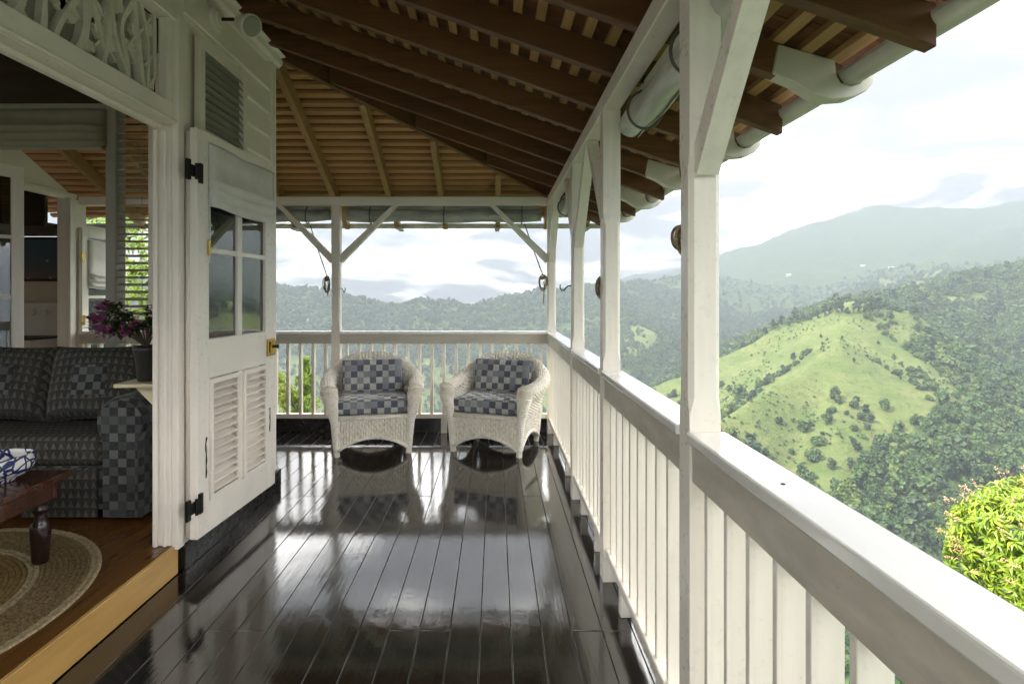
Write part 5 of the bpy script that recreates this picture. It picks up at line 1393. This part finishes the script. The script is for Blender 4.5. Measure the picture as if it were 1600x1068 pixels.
# ------------------------------------------------------------------ garden trees close to the house
M['mango'] = m_leaf('mango_leaf', (0.13, 0.21, 0.020), (0.20, 0.27, 0.025), (0.075, 0.15, 0.018), .35, .35)
M['panicle'] = m_leaf('mango_flower', (0.42, 0.28, 0.16), (0.36, 0.20, 0.12), (0.45, 0.33, 0.18), .2)
M['sap'] = m_leaf('young_leaf', (0.12, 0.20, 0.03), (0.22, 0.30, 0.05), (0.09, 0.16, 0.03), .4)
def garden_tree(name, c, rx, rz_, n, leafL, leafW, mat, label, seed, ground, shape='ball', panicles=0, per=14):
    w = random.Random(seed); c = Vector(c)
    o = thing(name, (c.x, c.y, ground), label, 'tree')
    tk = MB(); tk.tube([(c.x, c.y, ground-.3), (c.x+.08, c.y, (ground+c.z)/2), (c.x, c.y, c.z)], [rx*.09, rx*.07, rx*.04], 10)
    for k in range(9):
        a = w.uniform(0, 6.28); tk.tube([(c.x, c.y, c.z-rz_*.6), (c.x+rx*.4*math.cos(a), c.y+rx*.4*math.sin(a), c.z+rz_*w.uniform(-.2,.3)), (c.x+rx*.8*math.cos(a), c.y+rx*.8*math.sin(a), c.z+rz_*w.uniform(-.3,.5))], [rx*.04, rx*.022, rx*.008], 6)
    part('trunk', tk, M['bark'], o, smooth=True)
    lv, pn = MB(), MB()
    bumps = [(Vector((w.gauss(0,1), w.gauss(0,1), w.gauss(0,1))).normalized(), w.uniform(.05, .22)) for _ in range(24)]
    for k in range(n):
        d = Vector((w.gauss(0,1), w.gauss(0,1), w.gauss(.2,1))).normalized()
        s_ = 0.86 + max([b*max(0, (d.dot(v_)-.72)/.28) for v_, b in bumps]) ; s_ *= w.uniform(.62, 1.0)**.35
        if shape == 'cone':
            hh = w.random()**.8; a = w.uniform(0, 6.28); rad_ = rx*(1-hh)**.8*w.uniform(.35, 1.0)*(1+.25*math.sin(hh*26))
            p = Vector((c.x+rad_*math.cos(a), c.y+rad_*math.sin(a), c.z-rz_+2*rz_*hh)); d = Vector((math.cos(a), math.sin(a), .5)).normalized()
        else: p = c + Vector((d.x*rx*s_, d.y*rx*s_, d.z*rz_*s_))
        ax = (d+Vector((w.uniform(-.4,.4), w.uniform(-.4,.4), w.uniform(0,.5)))).normalized(); e1 = ax.orthogonal().normalized(); e2 = ax.cross(e1)
        a0 = w.uniform(0, 6.28)
        for j in range(per):      # a whorl of drooping leaves at each twig tip
            a = a0+j*2.4; dr = (e1*math.cos(a)+e2*math.sin(a))*1.0+ax*w.uniform(-.15, .75)+Vector((0,0,-.25))
            leaf_quad(lv, p-ax*leafL*w.uniform(0,.5), dr, ax, leafL*w.uniform(.7, 1.15), leafW*w.uniform(.8, 1.2), w.uniform(.15,.5))
        if panicles and d.z > -.1 and w.random() < panicles:
            for j in range(26):
                f_ = w.random(); leaf_quad(pn, p+ax*leafL*(.2+1.1*f_)+Vector((w.gauss(0,1), w.gauss(0,1), w.gauss(0,1)))*leafL*.16*(1.1-f_), (w.uniform(-1,1), w.uniform(-1,1), w.uniform(-.2,1)), (0,0,1), leafL*.22, leafL*.10)
    part('crown', lv, mat, o)
    if panicles: part('flower_heads', pn, M['panicle'], o)
    return o
garden_tree('mango_tree', (11.0, 11.0, -3.85), 1.95, 1.80, 1150, .215, .052, M['mango'], 'bright yellow green mango tree with flower heads below the rail', 5, float(height(np.array([10.75]), np.array([11.0]))[0]), panicles=.22)
garden_tree('garden_tree', (-5.95, 14.2, -1.45), 1.15, 1.35, 520, .16, .06, M['sap'], 'bright green tree behind the back rail beside the house wall', 6, float(height(np.array([-6.0]), np.array([14.0]))[0]), per=9)
garden_tree('garden_sapling', (-4.62, 14.0, -1.3), .62, 1.15, 300, .13, .05, M['sap'], 'pointed bright green sapling rising behind the back balusters', 7, float(height(np.array([-4.6]), np.array([14.0]))[0]), 'cone', per=9)
garden_tree('garden_tree', (-8.5, 13.6, 0.9), 2.4, 2.6, 650, .24, .09, M['sap'], 'leafy green tree outside, glimpsed through the louvre blind', 9, float(height(np.array([-8.5]), np.array([13.6]))[0]), per=8)
garden_tree('garden_shrub', (4.2, 4.6, -3.5), 1.6, .9, 420, .20, .055, M['mango'], 'leafy green shrub under the long rail beside the veranda', 8, float(height(np.array([4.2]), np.array([4.6]))[0]), per=10)
